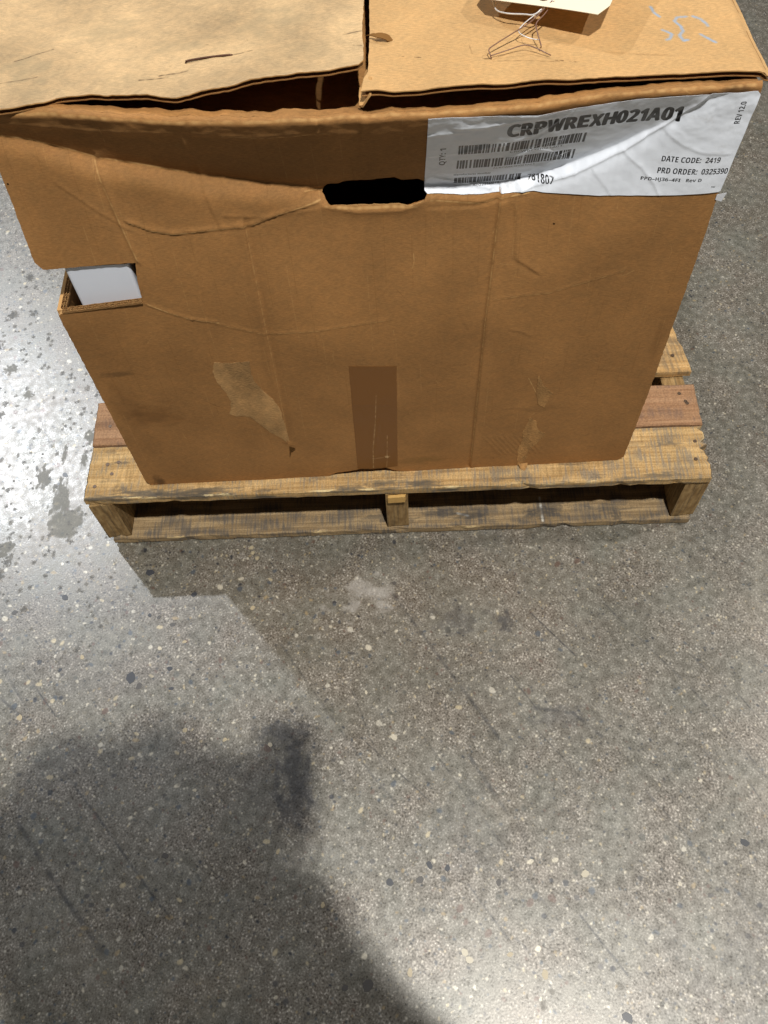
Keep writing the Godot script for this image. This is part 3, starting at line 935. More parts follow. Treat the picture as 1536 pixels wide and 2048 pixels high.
	var lf: Array = [Vector2(-0.003, 0.037), Vector2(0.031, 0.034), Vector2(0.062, 0.037), Vector2(0.086, 0.044), Vector2(0.128, 0.040), Vector2(0.165, 0.033), Vector2(0.211, 0.022), Vector2(0.236, 0.026), Vector2(0.27, 0.031), Vector2(0.314, 0.038), Vector2(0.359, 0.038), Vector2(0.392, 0.044), Vector2(0.397, 0.055), Vector2(0.397, 0.11), Vector2(0.401, 0.18), Vector2(0.401, BOX_D), Vector2(-0.03, BOX_D), Vector2(-0.03, 0.22), Vector2(-0.012, 0.09)]
	var luv := Rect2(0, 0, 0.42, 0.6)
	var limg := kraft(768, 1024, 300, Color(0.73, 0.62, 0.465), 1.6)
	var lpx := func(u: float, w: float) -> Vector2:
		return Vector2(u / 0.42 * 768, (1.0 - w / 0.6) * 1024)
	for l in [[0.05, 0.10, 70, 50, 0.35], [0.12, 0.16, 90, 40, 0.3], [0.2, 0.11, 80, 30, 0.25], [0.30, 0.14, 90, 60, 0.28], [0.06, 0.06, 60, 30, 0.25], [0.34, 0.08, 50, 26, 0.2], [0.16, 0.06, 60, 16, 0.2]]:
		var q: Vector2 = lpx.call(l[0], l[1])
		blob(limg, q.x, q.y, l[2], l[3], Color(0.60, 0.54, 0.42), l[4], 1.0, 1.3)
	for l in [[0.03, 0.115, 0.07, 0.13, 2.0], [0.0, 0.075, 0.06, 0.085, 2.0], [0.19, 0.062, 0.22, 0.064, 3.0], [0.17, 0.057, 0.20, 0.058, 2.5], [0.377, 0.10, 0.396, 0.101, 2.2], [0.387, 0.078, 0.396, 0.077, 2.0], [0.265, 0.082, 0.285, 0.084, 2.4]]:
		stroke(limg, [lpx.call(l[0], l[1]), lpx.call(l[2], l[3])], l[4], Color(0.38, 0.31, 0.22), 0.6, 0.4)
	for k in 60:
		var q := Vector2(rng.randf_range(0, 768), rng.randf_range(600, 1000))
		blob(limg, q.x, q.y, rng.randf_range(1, 4), rng.randf_range(1, 3), Color(0.5, 0.42, 0.3), 0.5, 0.5)
	layered("left_top_flap", left_map, ragged(lf, 0.0012, 0.004, 4.0), 0.006, luv, textured(limg, 0.75, 0.4, kraft_bump(384, 512, 330), 0.02), o).set_meta("label", "left top flap, paler and dusty with a wavy torn front edge")
	var right_map := func(u: float, w: float) -> Vector3:
		var up := lerpf(0.654, 0.644, smooth(0.42, 0.76, u)) - 0.004 * smooth(0.05, 0.5, w)
		up += 0.0022 * noise_a.get_noise_2d(u * 6.0 + 3.0, w * 7.0) + 0.0006 * noise_a.get_noise_2d(u * 34.0, w * 30.0)
		up -= 0.010 * smooth(0.782, 0.797, u) - 0.0028 * exp(-pow(w - 0.008, 2.0) / 0.0001) * noise_b.get_noise_2d(u * 12.0, 6.0)
		return Vector3(u, up, -w) + shift
	var rf: Array = [Vector2(0.393, 0.006), Vector2(0.41, 0.0075), Vector2(0.455, 0.005), Vector2(0.527, 0.008), Vector2(0.58, 0.013), Vector2(0.626, 0.017), Vector2(0.695, 0.019), Vector2(0.76, 0.016), Vector2(0.789, 0.014), Vector2(0.797, 0.022), Vector2(0.797, BOX_D), Vector2(0.406, BOX_D), Vector2(0.4055, 0.17), Vector2(0.404, 0.10), Vector2(0.4005, 0.04), Vector2(0.396, 0.03)]
	var ruv := Rect2(0.39, 0, 0.42, 0.6)
	var rimg := kraft(768, 1024, 340, Color(0.75, 0.60, 0.405), 0.8)
	var rpx := func(u: float, w: float) -> Vector2:
		return Vector2((u - 0.39) / 0.42 * 768, (1.0 - w / 0.6) * 1024)
	for l in [[0.515, 0.051, 0.522, 0.051, 2.4, 0.8], [0.586, 0.045, 0.594, 0.044, 2.4, 0.8], [0.600, 0.043, 0.606, 0.042, 2.0, 0.7], [0.524, 0.046, 0.59, 0.043, 1.4, 0.3], [0.432, 0.062, 0.437, 0.061, 1.8, 0.6], [0.447, 0.059, 0.454, 0.058, 1.8, 0.6], [0.505, 0.06, 0.503, 0.08, 1.6, 0.2], [0.64, 0.06, 0.70, 0.05, 4.0, 0.1]]:
		stroke(rimg, [rpx.call(l[0], l[1]), rpx.call(l[2], l[3])], l[4], Color(0.36, 0.26, 0.15), l[5], 0.4)
	# blue chalk strokes by the right edge
	for l in [[0.7, 0.141, 0.701, 0.129, 0.706, 0.119], [0.703, 0.097, 0.707, 0.093, 0.711, 0.087, 0.707, 0.079, 0.702, 0.077], [0.733, 0.119, 0.723, 0.119, 0.719, 0.112, 0.723, 0.101, 0.723, 0.091, 0.718, 0.085, 0.72, 0.074, 0.726, 0.076], [0.739, 0.119, 0.746, 0.113, 0.75, 0.103, 0.75, 0.097], [0.739, 0.084, 0.743, 0.078, 0.751, 0.066]]:
		var pts := []
		for k in range(0, l.size(), 2):
			pts.append(rpx.call(l[k], l[k + 1]))
		stroke(rimg, pts, 4.6, Color(0.55, 0.65, 0.79), 0.75, 0.6, 1.5, true)
	layered("right_top_flap", right_map, ragged(rf, 0.0007, 0.005, 6.0), 0.006, ruv, textured(rimg, 0.72, 0.4, kraft_bump(384, 512, 350), 0.018), o).set_meta("label", "right top flap, smooth orange brown with a blue chalk scrawl")
	# small bits: a staple, a curl of torn card by the seam, a crumpled corner
	var rust := plain(Color(0.34, 0.22, 0.16), 0.5, 0.5)
	rust.metallic = 0.5
	var sy := 0.653
	part("staple", tube([Vector3(0.217, sy - 0.002, -0.0775) + shift, Vector3(0.2185, sy - 0.0003, -0.078) + shift, Vector3(0.24, sy + 0.0012, -0.0795) + shift, Vector3(0.2625, sy + 0.0012, -0.081) + shift, Vector3(0.264, sy - 0.002, -0.0812) + shift], 0.0010), rust, o)
	var torn := plain(Color(0.50, 0.36, 0.20), 0.9, 0.2)
	part("torn_curl", sheet(func(u, w): return Vector3(u, 0.6572 + 0.004 * sin((u - 0.402) * 150.0) + (w - 0.09) * 0.3, -w) + shift, ragged([Vector2(0.400, 0.095), Vector2(0.41, 0.091), Vector2(0.424, 0.093), Vector2(0.429, 0.088), Vector2(0.422, 0.085), Vector2(0.412, 0.086)], 0.001, 0.002, 3.0), [], 0.002, 0.0008, Rect2(0.4, 0.08, 0.03, 0.02)), torn, o)
	part("crumpled_corner", sheet(func(u, w): return Vector3(u + 0.3 * maxf(0.0, 0.02 - w) * 0.3, 0.640 + 0.014 * smooth(0.39, 0.405, u) + 0.004 * noise_a.get_noise_2d(u * 90.0, w * 90.0), -w) + shift, ragged([Vector2(0.389, 0.004), Vector2(0.400, 0.006), Vector2(0.404, 0.03), Vector2(0.399, 0.05), Vector2(0.391, 0.034)], 0.001, 0.003, 5.0), [], 0.002, 0.002, Rect2(0.38, 0, 0.03, 0.06)), mats.cut, o)
	# things stuck to the front: bare patches, tape, label
	var over := func(off: float) -> Callable:
		return func(u: float, v: float) -> Vector3:
			return front(u, v) + Vector3(0, 0, off) + shift
	var bare := textured(kraft(192, 256, 400, Color(0.675, 0.53, 0.355), 1.8), 0.95, 0.15, kraft_bump(192, 256, 401), 0.05)
	part("torn_patch", sheet(over.call(0.0006), ragged([Vector2(0.172, 0.289), Vector2(0.196, 0.286), Vector2(0.220, 0.287), Vector2(0.217, 0.262), Vector2(0.219, 0.246), Vector2(0.228, 0.222), Vector2(0.239, 0.203), Vector2(0.245, 0.184), Vector2(0.2465, 0.14), Vector2(0.247, 0.098), Vector2(0.234, 0.113), Vector2(0.221, 0.126), Vector2(0.209, 0.150), Vector2(0.198, 0.167), Vector2(0.186, 0.171), Vector2(0.179, 0.170), Vector2(0.171, 0.177), Vector2(0.178, 0.206), Vector2(0.176, 0.222), Vector2(0.168, 0.246), Vector2(0.166, 0.27)], 0.0016, 0.003, 11.0), [], 0.003, 0.0004, Rect2(0.165, 0.09, 0.085, 0.2)), bare, o)
	var bare2 := textured(kraft(128, 256, 410, Color(0.665, 0.505, 0.32), 1.8), 0.9, 0.2, kraft_bump(128, 256, 411), 0.06)
	part("torn_patch", sheet(over.call(0.0006), ragged([Vector2(0.613, 0.226), Vector2(0.626, 0.20), Vector2(0.639, 0.184), Vector2(0.634, 0.170), Vector2(0.631, 0.15), Vector2(0.619, 0.162), Vector2(0.614, 0.19)], 0.0022, 0.003, 13.0), [], 0.003, 0.0004, Rect2(0.6, 0, 0.05, 0.25)), bare2, o)
	part("torn_patch", sheet(over.call(0.0006), ragged([Vector2(0.612, 0.128), Vector2(0.622, 0.12), Vector2(0.628, 0.098), Vector2(0.641, 0.084), Vector2(0.631, 0.062), Vector2(0.619, 0.045), Vector2(0.618, 0.022), Vector2(0.613, 0.004), Vector2(0.604, 0.003), Vector2(0.603, 0.03), Vector2(0.602, 0.05), Vector2(0.607, 0.078), Vector2(0.604, 0.09)], 0.0026, 0.003, 17.0), [], 0.003, 0.0004, Rect2(0.6, 0, 0.05, 0.25)), bare2, o)
	var chip := plain(Color(0.36, 0.25, 0.13), 0.9, 0.2)
	part("torn_chip", sheet(over.call(0.0035), PackedVector2Array([Vector2(0.246, 0.092), Vector2(0.255, 0.087), Vector2(0.247, 0.079), Vector2(0.243, 0.064)]), [], 0.003, 0.0006, Rect2(0.24, 0.06, 0.02, 0.03)), chip, o)
	part("torn_chip", sheet(func(u, v): return Vector3(u, v * 0.4 + 0.004, 0.004 - v * 0.6) + shift, ragged([Vector2(0.603, 0.012), Vector2(0.624, 0.010), Vector2(0.617, -0.012), Vector2(0.610, -0.006)], 0.002, 0.003, 3.0), [], 0.003, 0.0006, Rect2(0.6, -0.02, 0.03, 0.04)), bare2, o)
	var timg := Image.create(128, 384, false, Image.FORMAT_RGB8)
	timg.fill(Color(0.50, 0.33, 0.15))
	for l in [[62, 200, 70, 100, 1.6, 0.5], [62, 200, 50, 300, 2.4, 0.5], [50, 300, 46, 384, 2.2, 0.45], [92, 250, 88, 330, 2.0, 0.4], [46, 340, 80, 338, 1.8, 0.5], [88, 344, 84, 384, 1.6, 0.4]]:
		stroke(timg, [Vector2(l[0], l[1]), Vector2(l[2], l[3])], l[4], Color(0.74, 0.62, 0.46), l[5], 0.3)
	blob(timg, 88, 336, 8, 6, Color(0.80, 0.68, 0.50), 0.9, 0.8, 2.0)
	var wrinkles := []
	var keep := creases
	creases = []
	crease([Vector2(0.385, 0.14), Vector2(0.378, 0.075), Vector2(0.371, 0.02)], 0.0025, 0.0014, 0.3)
	crease([Vector2(0.398, 0.095), Vector2(0.394, 0.05)], 0.002, 0.0010, 0.3)
	crease([Vector2(0.372, 0.048), Vector2(0.396, 0.046)], 0.002, 0.0010, 0.3)
	crease([Vector2(0.352, 0.18), Vector2(0.40, 0.176)], 0.003, 0.0005, 0.6)
	wrinkles = creases
	creases = keep
	var taped := func(u: float, v: float) -> Vector3:
		return front(u, v) + Vector3(0, 0, 0.0007 + maxf(0.0, creased(wrinkles, u, v)) + 0.0002 * noise_a.get_noise_2d(u * 60.0, v * 30.0)) + shift
	part("packing_tape", sheet(taped, ragged([Vector2(0.351, 0.265), Vector2(0.383, 0.262), Vector2(0.416, 0.2595), Vector2(0.411, 0.019), Vector2(0.39, 0.017), Vector2(0.3465, 0.018)], 0.0005, 0.003, 15.0), [], 0.003, 0.0003, Rect2(0.346, 0.016, 0.071, 0.25)), textured(timg, 0.5, 0.45), o)
	make_label(o, shift)
	# the cut through both walls at the torn corner shows the flutes
	part("corrugated_edge", flutes(Vector3(0.006, 0.3915, -0.0002) + shift, Vector3(0.108, 0.4005, -0.0002) + shift, Vector3(0, 0, -0.0075)), mats.cut, o, "stuff")
	part("corrugated_edge", flutes(Vector3(0.0028, 0.3905, -0.010) + shift, Vector3(0.0028, 0.392, -0.094) + shift, Vector3(0.0075, 0, 0)), mats.cut, o, "stuff")


func flutes(a: Vector3, b: Vector3, across: Vector3) -> ArrayMesh:
	# three paper liners and two wavy cores between them, seen on the cut
	var st := SurfaceTool.new()
	st.begin(Mesh.PRIMITIVE_TRIANGLES)
	st.set_smooth_group(-1)
	var dir := (b - a).normalized()
	var L := a.distance_to(b)
	var h := 0.0032
	var strip := func(pts: Array, t: float) -> void:
		for k in pts.size() - 1:
			var p: Vector3 = pts[k]
			var q: Vector3 = pts[k + 1]
			var e := (q - p).cross(Vector3.UP).normalized() * t * 0.5
			var l := [p - e, q - e, q + e, p + e]
			var up := Vector3.UP * h
			for f in [[l[0] + up, l[1] + up, l[2] + up, l[3] + up], [l[0], l[1], l[1] + up, l[0] + up], [l[3] + up, l[2] + up, l[2], l[3]]]:
				for v in [f[0], f[1], f[2], f[0], f[2], f[3], f[2], f[1], f[0], f[3], f[2], f[0]]:
					st.add_vertex(v)
	for k in 3:
		var pts := []
		for i in 25:
			pts.append(a + dir * L * i / 24.0 + across * (0.06 + 0.44 * k) + across * 0.03 * noise_a.get_noise_2d(i * 0.4, k * 5.0) + Vector3.UP * 0.0008 * noise_a.get_noise_2d(i * 0.9, k * 3.0))
		strip.call(pts, 0.0007)
	for k in 2:
		var n := int(L / 0.0012)
		var pts := []
		for i in n + 1:
			var s := float(i) / n
			var f := 0.28 + 0.44 * k + 0.19 * sin(s * L / 0.0075 * TAU)
			pts.append(a + dir * L * s + across * f - Vector3.UP * 0.0006)
		strip.call(pts, 0.0005)
	st.generate_normals()
	return st.commit()


func kraft_bump(w: int, h: int, sd: int) -> Image:
	var fib := noise_bytes(w, h, 9, 2.4, sd, 2)
	var mid := noise_bytes(w, h, 24, 24, sd + 5, 3)
	var d := PackedByteArray()
	d.resize(w * h)
	for i in w * h:
		d[i] = clampi((fib[i] * 7 + mid[i]) / 8, 0, 255)
	return Image.create_from_data(w, h, false, Image.FORMAT_L8, d)


func print_text(img: Image, text: String, at: Rect2, upright := false, ink := Color(0.05, 0.05, 0.06), bold := true) -> void:
	# fills the letters of a text into a rectangle of the label, in texels; upright: reading from bottom to top
	var f := SystemFont.new()
	f.font_names = PackedStringArray(["Droid Sans"])
	f.font_weight = 700 if bold else 400
	var tm := TextMesh.new()
	tm.font = f
	tm.text = text
	tm.font_size = 64
	tm.depth = 0.0
	tm.pixel_size = 0.01
	var arr := tm.get_mesh_arrays()
	var v: PackedVector3Array = arr[Mesh.ARRAY_VERTEX]
	var ids = arr[Mesh.ARRAY_INDEX]
	if ids == null or ids.is_empty():
		ids = PackedInt32Array(range(v.size()))
	var lo := Vector2(v[0].x, v[0].y)
	var hi := lo
	for p in v:
		lo = lo.min(Vector2(p.x, p.y))
		hi = hi.max(Vector2(p.x, p.y))
	var W := img.get_width()
	var H := img.get_height()
	var pts := PackedVector2Array()
	for p in v:
		var s := (Vector2(p.x, p.y) - lo) / (hi - lo)
		if upright:
			pts.push_back(Vector2(at.position.x + (1.0 - s.y) * at.size.x, at.end.y - s.x * at.size.y))
		else:
			pts.push_back(Vector2(at.position.x + s.x * at.size.x, at.end.y - s.y * at.size.y))
	for k in range(0, ids.size() - 2, 3):
		var a := pts[ids[k]]
		var b := pts[ids[k + 1]]
		var c := pts[ids[k + 2]]
		var area := (b - a).cross(c - a)
		if absf(area) < 0.0001:
			continue
		var lo2 := a.min(b).min(c)
		var hi2 := a.max(b).max(c)
		for y in range(maxi(0, int(lo2.y)), mini(H - 1, int(hi2.y)) + 1):
			for x in range(maxi(0, int(lo2.x)), mini(W - 1, int(hi2.x)) + 1):
				var p := Vector2(x + 0.5, y + 0.5)
				var s := (b - p).cross(c - p) / area
				var t := (c - p).cross(a - p) / area
				if s >= -0.001 and t >= -0.001 and s + t <= 1.001:
					img.set_pixel(x, y, ink)


func barcode(img: Image, at: Rect2, sd: int) -> void:
	var r := RandomNumberGenerator.new()
	r.seed = sd
	var x := at.position.x
	var ink := Color(0.10, 0.10, 0.11)
	while x < at.end.x:
		var w: float = [8.0, 11.0, 14.0, 20.0, 11.0][r.randi_range(0, 4)]
		img.fill_rect(Rect2i(int(x), int(at.position.y), int(w), int(at.size.y)), ink)
		x += w + [3.0, 3.0, 4.0, 6.0, 12.0][r.randi_range(0, 4)]


func make_label(box: Node3D, shift: Vector3) -> void:
	var uv := Rect2(0.455, 0.507, 0.333, 0.126)
	var W := 1800
	var H := 680
	var img := Image.create(W, H, false, Image.FORMAT_RGB8)
	img.fill(Color(0.945, 0.965, 1.0))
	var place := func(u0: float, v0: float, u1: float, v1: float) -> Rect2:
		var a := Vector2((u0 - uv.position.x) / uv.size.x * W, (1.0 - (v1 - uv.position.y) / uv.size.y) * H)
		var b := Vector2((u1 - uv.position.x) / uv.size.x * W, (1.0 - (v0 - uv.position.y) / uv.size.y) * H)
		return Rect2(a, b - a)
	var letters := "CRPWREXH021A01"
	var widths := [0.92, 0.92, 0.86, 1.28, 0.92, 0.80, 0.92, 0.92, 0.76, 0.76, 0.5, 0.98, 0.76, 0.5]
	var total := 0.0
	for w in widths:
		total += w + 0.13
	var run := 0.0
	for k in letters.length():
		var cell: Rect2 = place.call(0.5385 + 0.178 * run / total, 0.5955, 0.5385 + 0.178 * (run + widths[k]) / total, 0.6130)
		for o in [[0, 0], [4.5, 0], [-4.5, 0], [0, 3], [0, -3]]:
			print_text(img, letters[k], Rect2(cell.position + Vector2(o[0], o[1]), cell.size))
		run += widths[k] + 0.13
	barcode(img, place.call(0.490, 0.572, 0.623, 0.5865), 5)
	barcode(img, place.call(0.490, 0.5465, 0.6165, 0.5615), 6)
	barcode(img, place.call(0.489, 0.5195, 0.564, 0.5295), 7)
	print_text(img, "CRPWREXH021A01", place.call(0.545, 0.5685, 0.60, 0.571), false, Color(0.2, 0.2, 0.2), false)
	print_text(img, "ACRPWREXH021A01", place.call(0.530, 0.5425, 0.575, 0.545), false, Color(0.2, 0.2, 0.2), false)
	print_text(img, "Manufacturer Number", place.call(0.488, 0.534, 0.5285, 0.537), false, Color(0.15, 0.15, 0.15))
	print_text(img, "AD22310078", place.call(0.510, 0.516, 0.54, 0.518), false, Color(0.2, 0.2, 0.2), false)
	print_text(img, "781807", place.call(0.571, 0.519, 0.5985, 0.526))
	print_text(img, "DATE CODE:  2419", place.call(0.707, 0.5515, 0.767, 0.558))
	print_text(img, "PRD ORDER:  0325390", place.call(0.7055, 0.538, 0.7785, 0.5448))
	print_text(img, "PPD–HJ36–4FI   Rev D", place.call(0.690, 0.528, 0.7535, 0.5332))
	print_text(img, "742", place.call(0.766, 0.5215, 0.7705, 0.5235), false, Color(0.2, 0.2, 0.2))
	print_text(img, "REV 12.0", place.call(0.7685, 0.595, 0.7745, 0.619), true)
	print_text(img, "QTY: 1", place.call(0.4705, 0.555, 0.4785, 0.584), true)
	for l in [[0.546, 0.606, 0.575, 0.603], [0.560, 0.600, 0.566, 0.612], [0.566, 0.574, 0.60, 0.582], [0.70, 0.590, 0.712, 0.606], [0.553, 0.553, 0.565, 0.56], [0.58, 0.52, 0.60, 0.5265], [0.585, 0.549, 0.612, 0.56], [0.475, 0.565, 0.478, 0.58]]:
		var a: Rect2 = place.call(l[0], l[1], l[2], l[3])
		stroke(img, [a.position + Vector2(0, a.size.y), a.position + Vector2(a.size.x, 0)], 4.0, Color(0.93, 0.95, 0.98), 0.9, 0.8, 1.6)
	for k in 30:
		blob(img, rng.randf_range(0, W), rng.randf_range(0, H), rng.randf_range(10, 90), rng.randf_range(6, 30), Color(0.70, 0.68, 0.66), rng.randf_range(0.05, 0.2), 1.0)
	var fold := []
	for l in [[[0.566, 0.511, 0.62, 0.532, 0.668, 0.56, 0.701, 0.589, 0.727, 0.615, 0.735, 0.628], 0.0042, 0.0040, 0.25], [[0.668, 0.558, 0.688, 0.543, 0.705, 0.525, 0.712, 0.513], 0.003, 0.0009, 0.3], [[0.706, 0.583, 0.722, 0.572, 0.745, 0.563, 0.770, 0.561], 0.0035, 0.0009, 0.4], [[0.485, 0.613, 0.51, 0.612, 0.55, 0.617, 0.585, 0.615], 0.0026, 0.0022, 0.4], [[0.455, 0.603, 0.475, 0.606, 0.50, 0.607], 0.0022, 0.0016, 0.4], [[0.456, 0.57, 0.49, 0.573, 0.54, 0.583, 0.575, 0.597, 0.60, 0.62], 0.003, 0.0017, 0.5], [[0.545, 0.56, 0.57, 0.570, 0.59, 0.562, 0.61, 0.548], 0.0028, 0.0024, 0.3], [[0.47, 0.53, 0.495, 0.521, 0.53, 0.513], 0.003, 0.0026, 0.3], [[0.56, 0.525, 0.60, 0.548, 0.63, 0.556], 0.003, 0.0008, 0.4], [[0.53, 0.625, 0.565, 0.621, 0.60, 0.627], 0.003, 0.002, 0.2], [[0.64, 0.535, 0.655, 0.518, 0.66, 0.511], 0.004, 0.0006, 0.5], [[0.575, 0.59, 0.57, 0.575, 0.555, 0.562], 0.0025, 0.0013, 0.3], [[0.60, 0.585, 0.59, 0.57, 0.60, 0.555], 0.0025, 0.0012, 0.3]]:
		var pts := []
		for k in range(0, l[0].size(), 2):
			pts.append(Vector2(l[0][k], l[0][k + 1]))
		var keep := creases
		creases = []
		crease(pts, l[1], l[2], l[3])
		fold.append(creases[0])
		creases = keep
	var fn := func(u: float, v: float) -> Vector3:
		var d := 0.0013 + maxf(-0.0006, creased(fold, u, v)) + 0.0004 * noise_a.get_noise_2d(u * 28.0, v * 40.0)
		d += 0.0006 * smooth(0.62, 0.55, u) * noise_a.get_noise_2d(u * 50.0 + v * 30.0, v * 60.0)
		return front(u, v) + Vector3(0, d * 0.25, d) + shift
	var m := textured(img, 0.34, 0.5)
	part("shipping_label", sheet(fn, PackedVector2Array([Vector2(0.457, 0.631), Vector2(0.49, 0.630), Vector2(0.527, 0.6285), Vector2(0.548, 0.6255), Vector2(0.565, 0.6235), Vector2(0.60, 0.6255), Vector2(0.689, 0.628), Vector2(0.771, 0.629), Vector2(0.782, 0.629), Vector2(0.786, 0.625), Vector2(0.782, 0.573), Vector2(0.778, 0.517), Vector2(0.776, 0.5155), Vector2(0.692, 0.511), Vector2(0.65, 0.5085), Vector2(0.623, 0.5095), Vector2(0.574, 0.511), Vector2(0.541, 0.509), Vector2(0.50, 0.510), Vector2(0.459, 0.5135), Vector2(0.456, 0.516)]), [], 0.0014, 0.0002, uv), [m, plain(Color(0.9, 0.9, 0.92), 0.6)], box).set_meta("label", "white printed label with barcodes, wrinkled along a diagonal ridge")
	part("label_scrap", sheet(func(u, v): return front(minf(u, 0.777), v) + Vector3(u - minf(u, 0.777), 0, 0.001) + shift, ragged([Vector2(0.7755, 0.5125), Vector2(0.786, 0.514), Vector2(0.783, 0.503), Vector2(0.7755, 0.506)], 0.0006, 0.002, 3.0), [], 0.002, 0.0003, Rect2(0.77, 0.5, 0.02, 0.02)), plain(Color(0.85, 0.86, 0.88), 0.5), box)


# ---------------------------------------------------------------- tag, sleeve

func box_frame() -> Transform3D:
	return Transform3D(Basis(Vector3.UP, deg_to_rad(0.93)), Vector3(-0.0193, 0.1449, -0.0324)) * Transform3D(Basis(), Vector3(-BOX_W / 2, 0, 0))


func make_tag() -> void:
	var o := thing("paper_tag", "cream paper tag tied by thin wire to the right top flap", "tag", box_frame().origin, deg_to_rad(0.93))
	var hole := PackedVector2Array()
	for k in 14:
		hole.push_back(Vector2(0.581 + 0.0035 * cos(TAU * k / 14), 0.113 + 0.0035 * sin(TAU * k / 14)))
	var fn := func(u: float, w: float) -> Vector3:
		return Vector3(u, 0.6725 + (w - 0.10) * 0.06 + 0.003 * sin((u - 0.56) * 20.0), -w)
	part("tag_card", sheet(fn, PackedVector2Array([Vector2(0.527, 0.121), Vector2(0.629, 0.077), Vector2(0.643, 0.090), Vector2(0.70, 0.22), Vector2(0.585, 0.27), Vector2(0.520, 0.14)]), [hole], 0.006, 0.0005, Rect2(0.53, 0.12, 0.13, 0.22)), plain(Color(0.90, 0.86, 0.76), 0.7), o)
	var ring := TorusMesh.new()
	ring.inner_radius = 0.0032
	ring.outer_radius = 0.0062
	ring.rings = 20
	ring.ring_segments = 6
	var e := part("eyelet", ring, plain(Color(0.45, 0.36, 0.25), 0.5), o)
	e.position = Vector3(0.581, 0.6745, -0.113)
	e.scale = Vector3(1, 0.4, 1)
	var clear := plain(Color(0.86, 0.85, 0.84), 0.25, 0.6)
	var copper := plain(Color(0.47, 0.33, 0.26), 0.4, 0.6)
	part("wire", tube([Vector3(0.5300, 0.6640, -0.1430), Vector3(0.5330, 0.6630, -0.1299), Vector3(0.5350, 0.6620, -0.1177), Vector3(0.5450, 0.6630, -0.1089), Vector3(0.5600, 0.6640, -0.1040), Vector3(0.5700, 0.6660, -0.0984), Vector3(0.5780, 0.6700, -0.1011), Vector3(0.5880, 0.6745, -0.1058), Vector3(0.5920, 0.6710, -0.1182)], 0.0008), clear, o)
	part("wire", tube([Vector3(0.5880, 0.6750, -0.1049), Vector3(0.5760, 0.6690, -0.0959), Vector3(0.5640, 0.6650, -0.0862), Vector3(0.5450, 0.6620, -0.0737), Vector3(0.5280, 0.6600, -0.0614), Vector3(0.5210, 0.6590, -0.0552), Vector3(0.5215, 0.6570, -0.0508), Vector3(0.5230, 0.6530, -0.0482)], 0.00065), copper, o)
	part("wire", tube([Vector3(0.5900, 0.6745, -0.1048), Vector3(0.5800, 0.6680, -0.0947), Vector3(0.5710, 0.6640, -0.0860), Vector3(0.5710, 0.6610, -0.0735), Vector3(0.5730, 0.6570, -0.0588), Vector3(0.5730, 0.6530, -0.0622)], 0.00065), copper, o)
	part("wire", tube([Vector3(0.5230, 0.6545, -0.0514), Vector3(0.5400, 0.6565, -0.0558), Vector3(0.5560, 0.6580, -0.0600), Vector3(0.5660, 0.6570, -0.0568), Vector3(0.5770, 0.6540, -0.0513), Vector3(0.5820, 0.6520, -0.0500)], 0.00055), copper, o)
	part("wire", tube([Vector3(0.5780, 0.6680, -0.1007), Vector3(0.5680, 0.6650, -0.0962), Vector3(0.5560, 0.6640, -0.0830), Vector3(0.5530, 0.6610, -0.0775), Vector3(0.5620, 0.6580, -0.0720), Vector3(0.5730, 0.6560, -0.0707)], 0.0005), clear, o)


func make_sleeve() -> void:
	var o := thing("white_carton", "plain white carton seen through the torn corner of the box", "carton", box_frame().origin, deg_to_rad(0.93))
	var paper := plain(Color(0.93, 0.955, 1.0), 0.6, 0.4)
	var prof := PackedVector2Array()
	for c in [[0.101, -0.0185, 0.0], [0.101, -0.30, 1.0], [0.036, -0.30, 2.0], [0.031, -0.0185, 3.0]]:
		for k in 5:
			var a: float = PI / 2 * (1.0 - c[2]) - PI / 2 * k / 4.0
			prof.push_back(Vector2(c[0], c[1]) + Vector2(cos(a), sin(a)) * 0.004)
	var st := SurfaceTool.new()
	st.begin(Mesh.PRIMITIVE_TRIANGLES)
	st.set_smooth_group(-1)
	var n := prof.size()
	for k in n:
		var p := prof[k]
		var q := prof[(k + 1) % n]
		for v in [[p, 0.012], [p, 0.4515], [q, 0.4515], [p, 0.012], [q, 0.4515], [q, 0.012]]:
			st.set_uv(Vector2(v[0].x * 8.0 + v[0].y * 3.0, v[1] * 2.0))
			st.add_vertex(Vector3(v[0].x, v[1], v[0].y))
	for k in range(1, n - 1):
		for v in [prof[0], prof[k + 1], prof[k]]:
			st.set_uv(v)
			st.add_vertex(Vector3(v.x, 0.4515, v.y))
	st.generate_normals()
	part("carton_body", st.commit(), paper, o)


# ---------------------------------------------------------------- the photographer, whose shadow lies on the floor

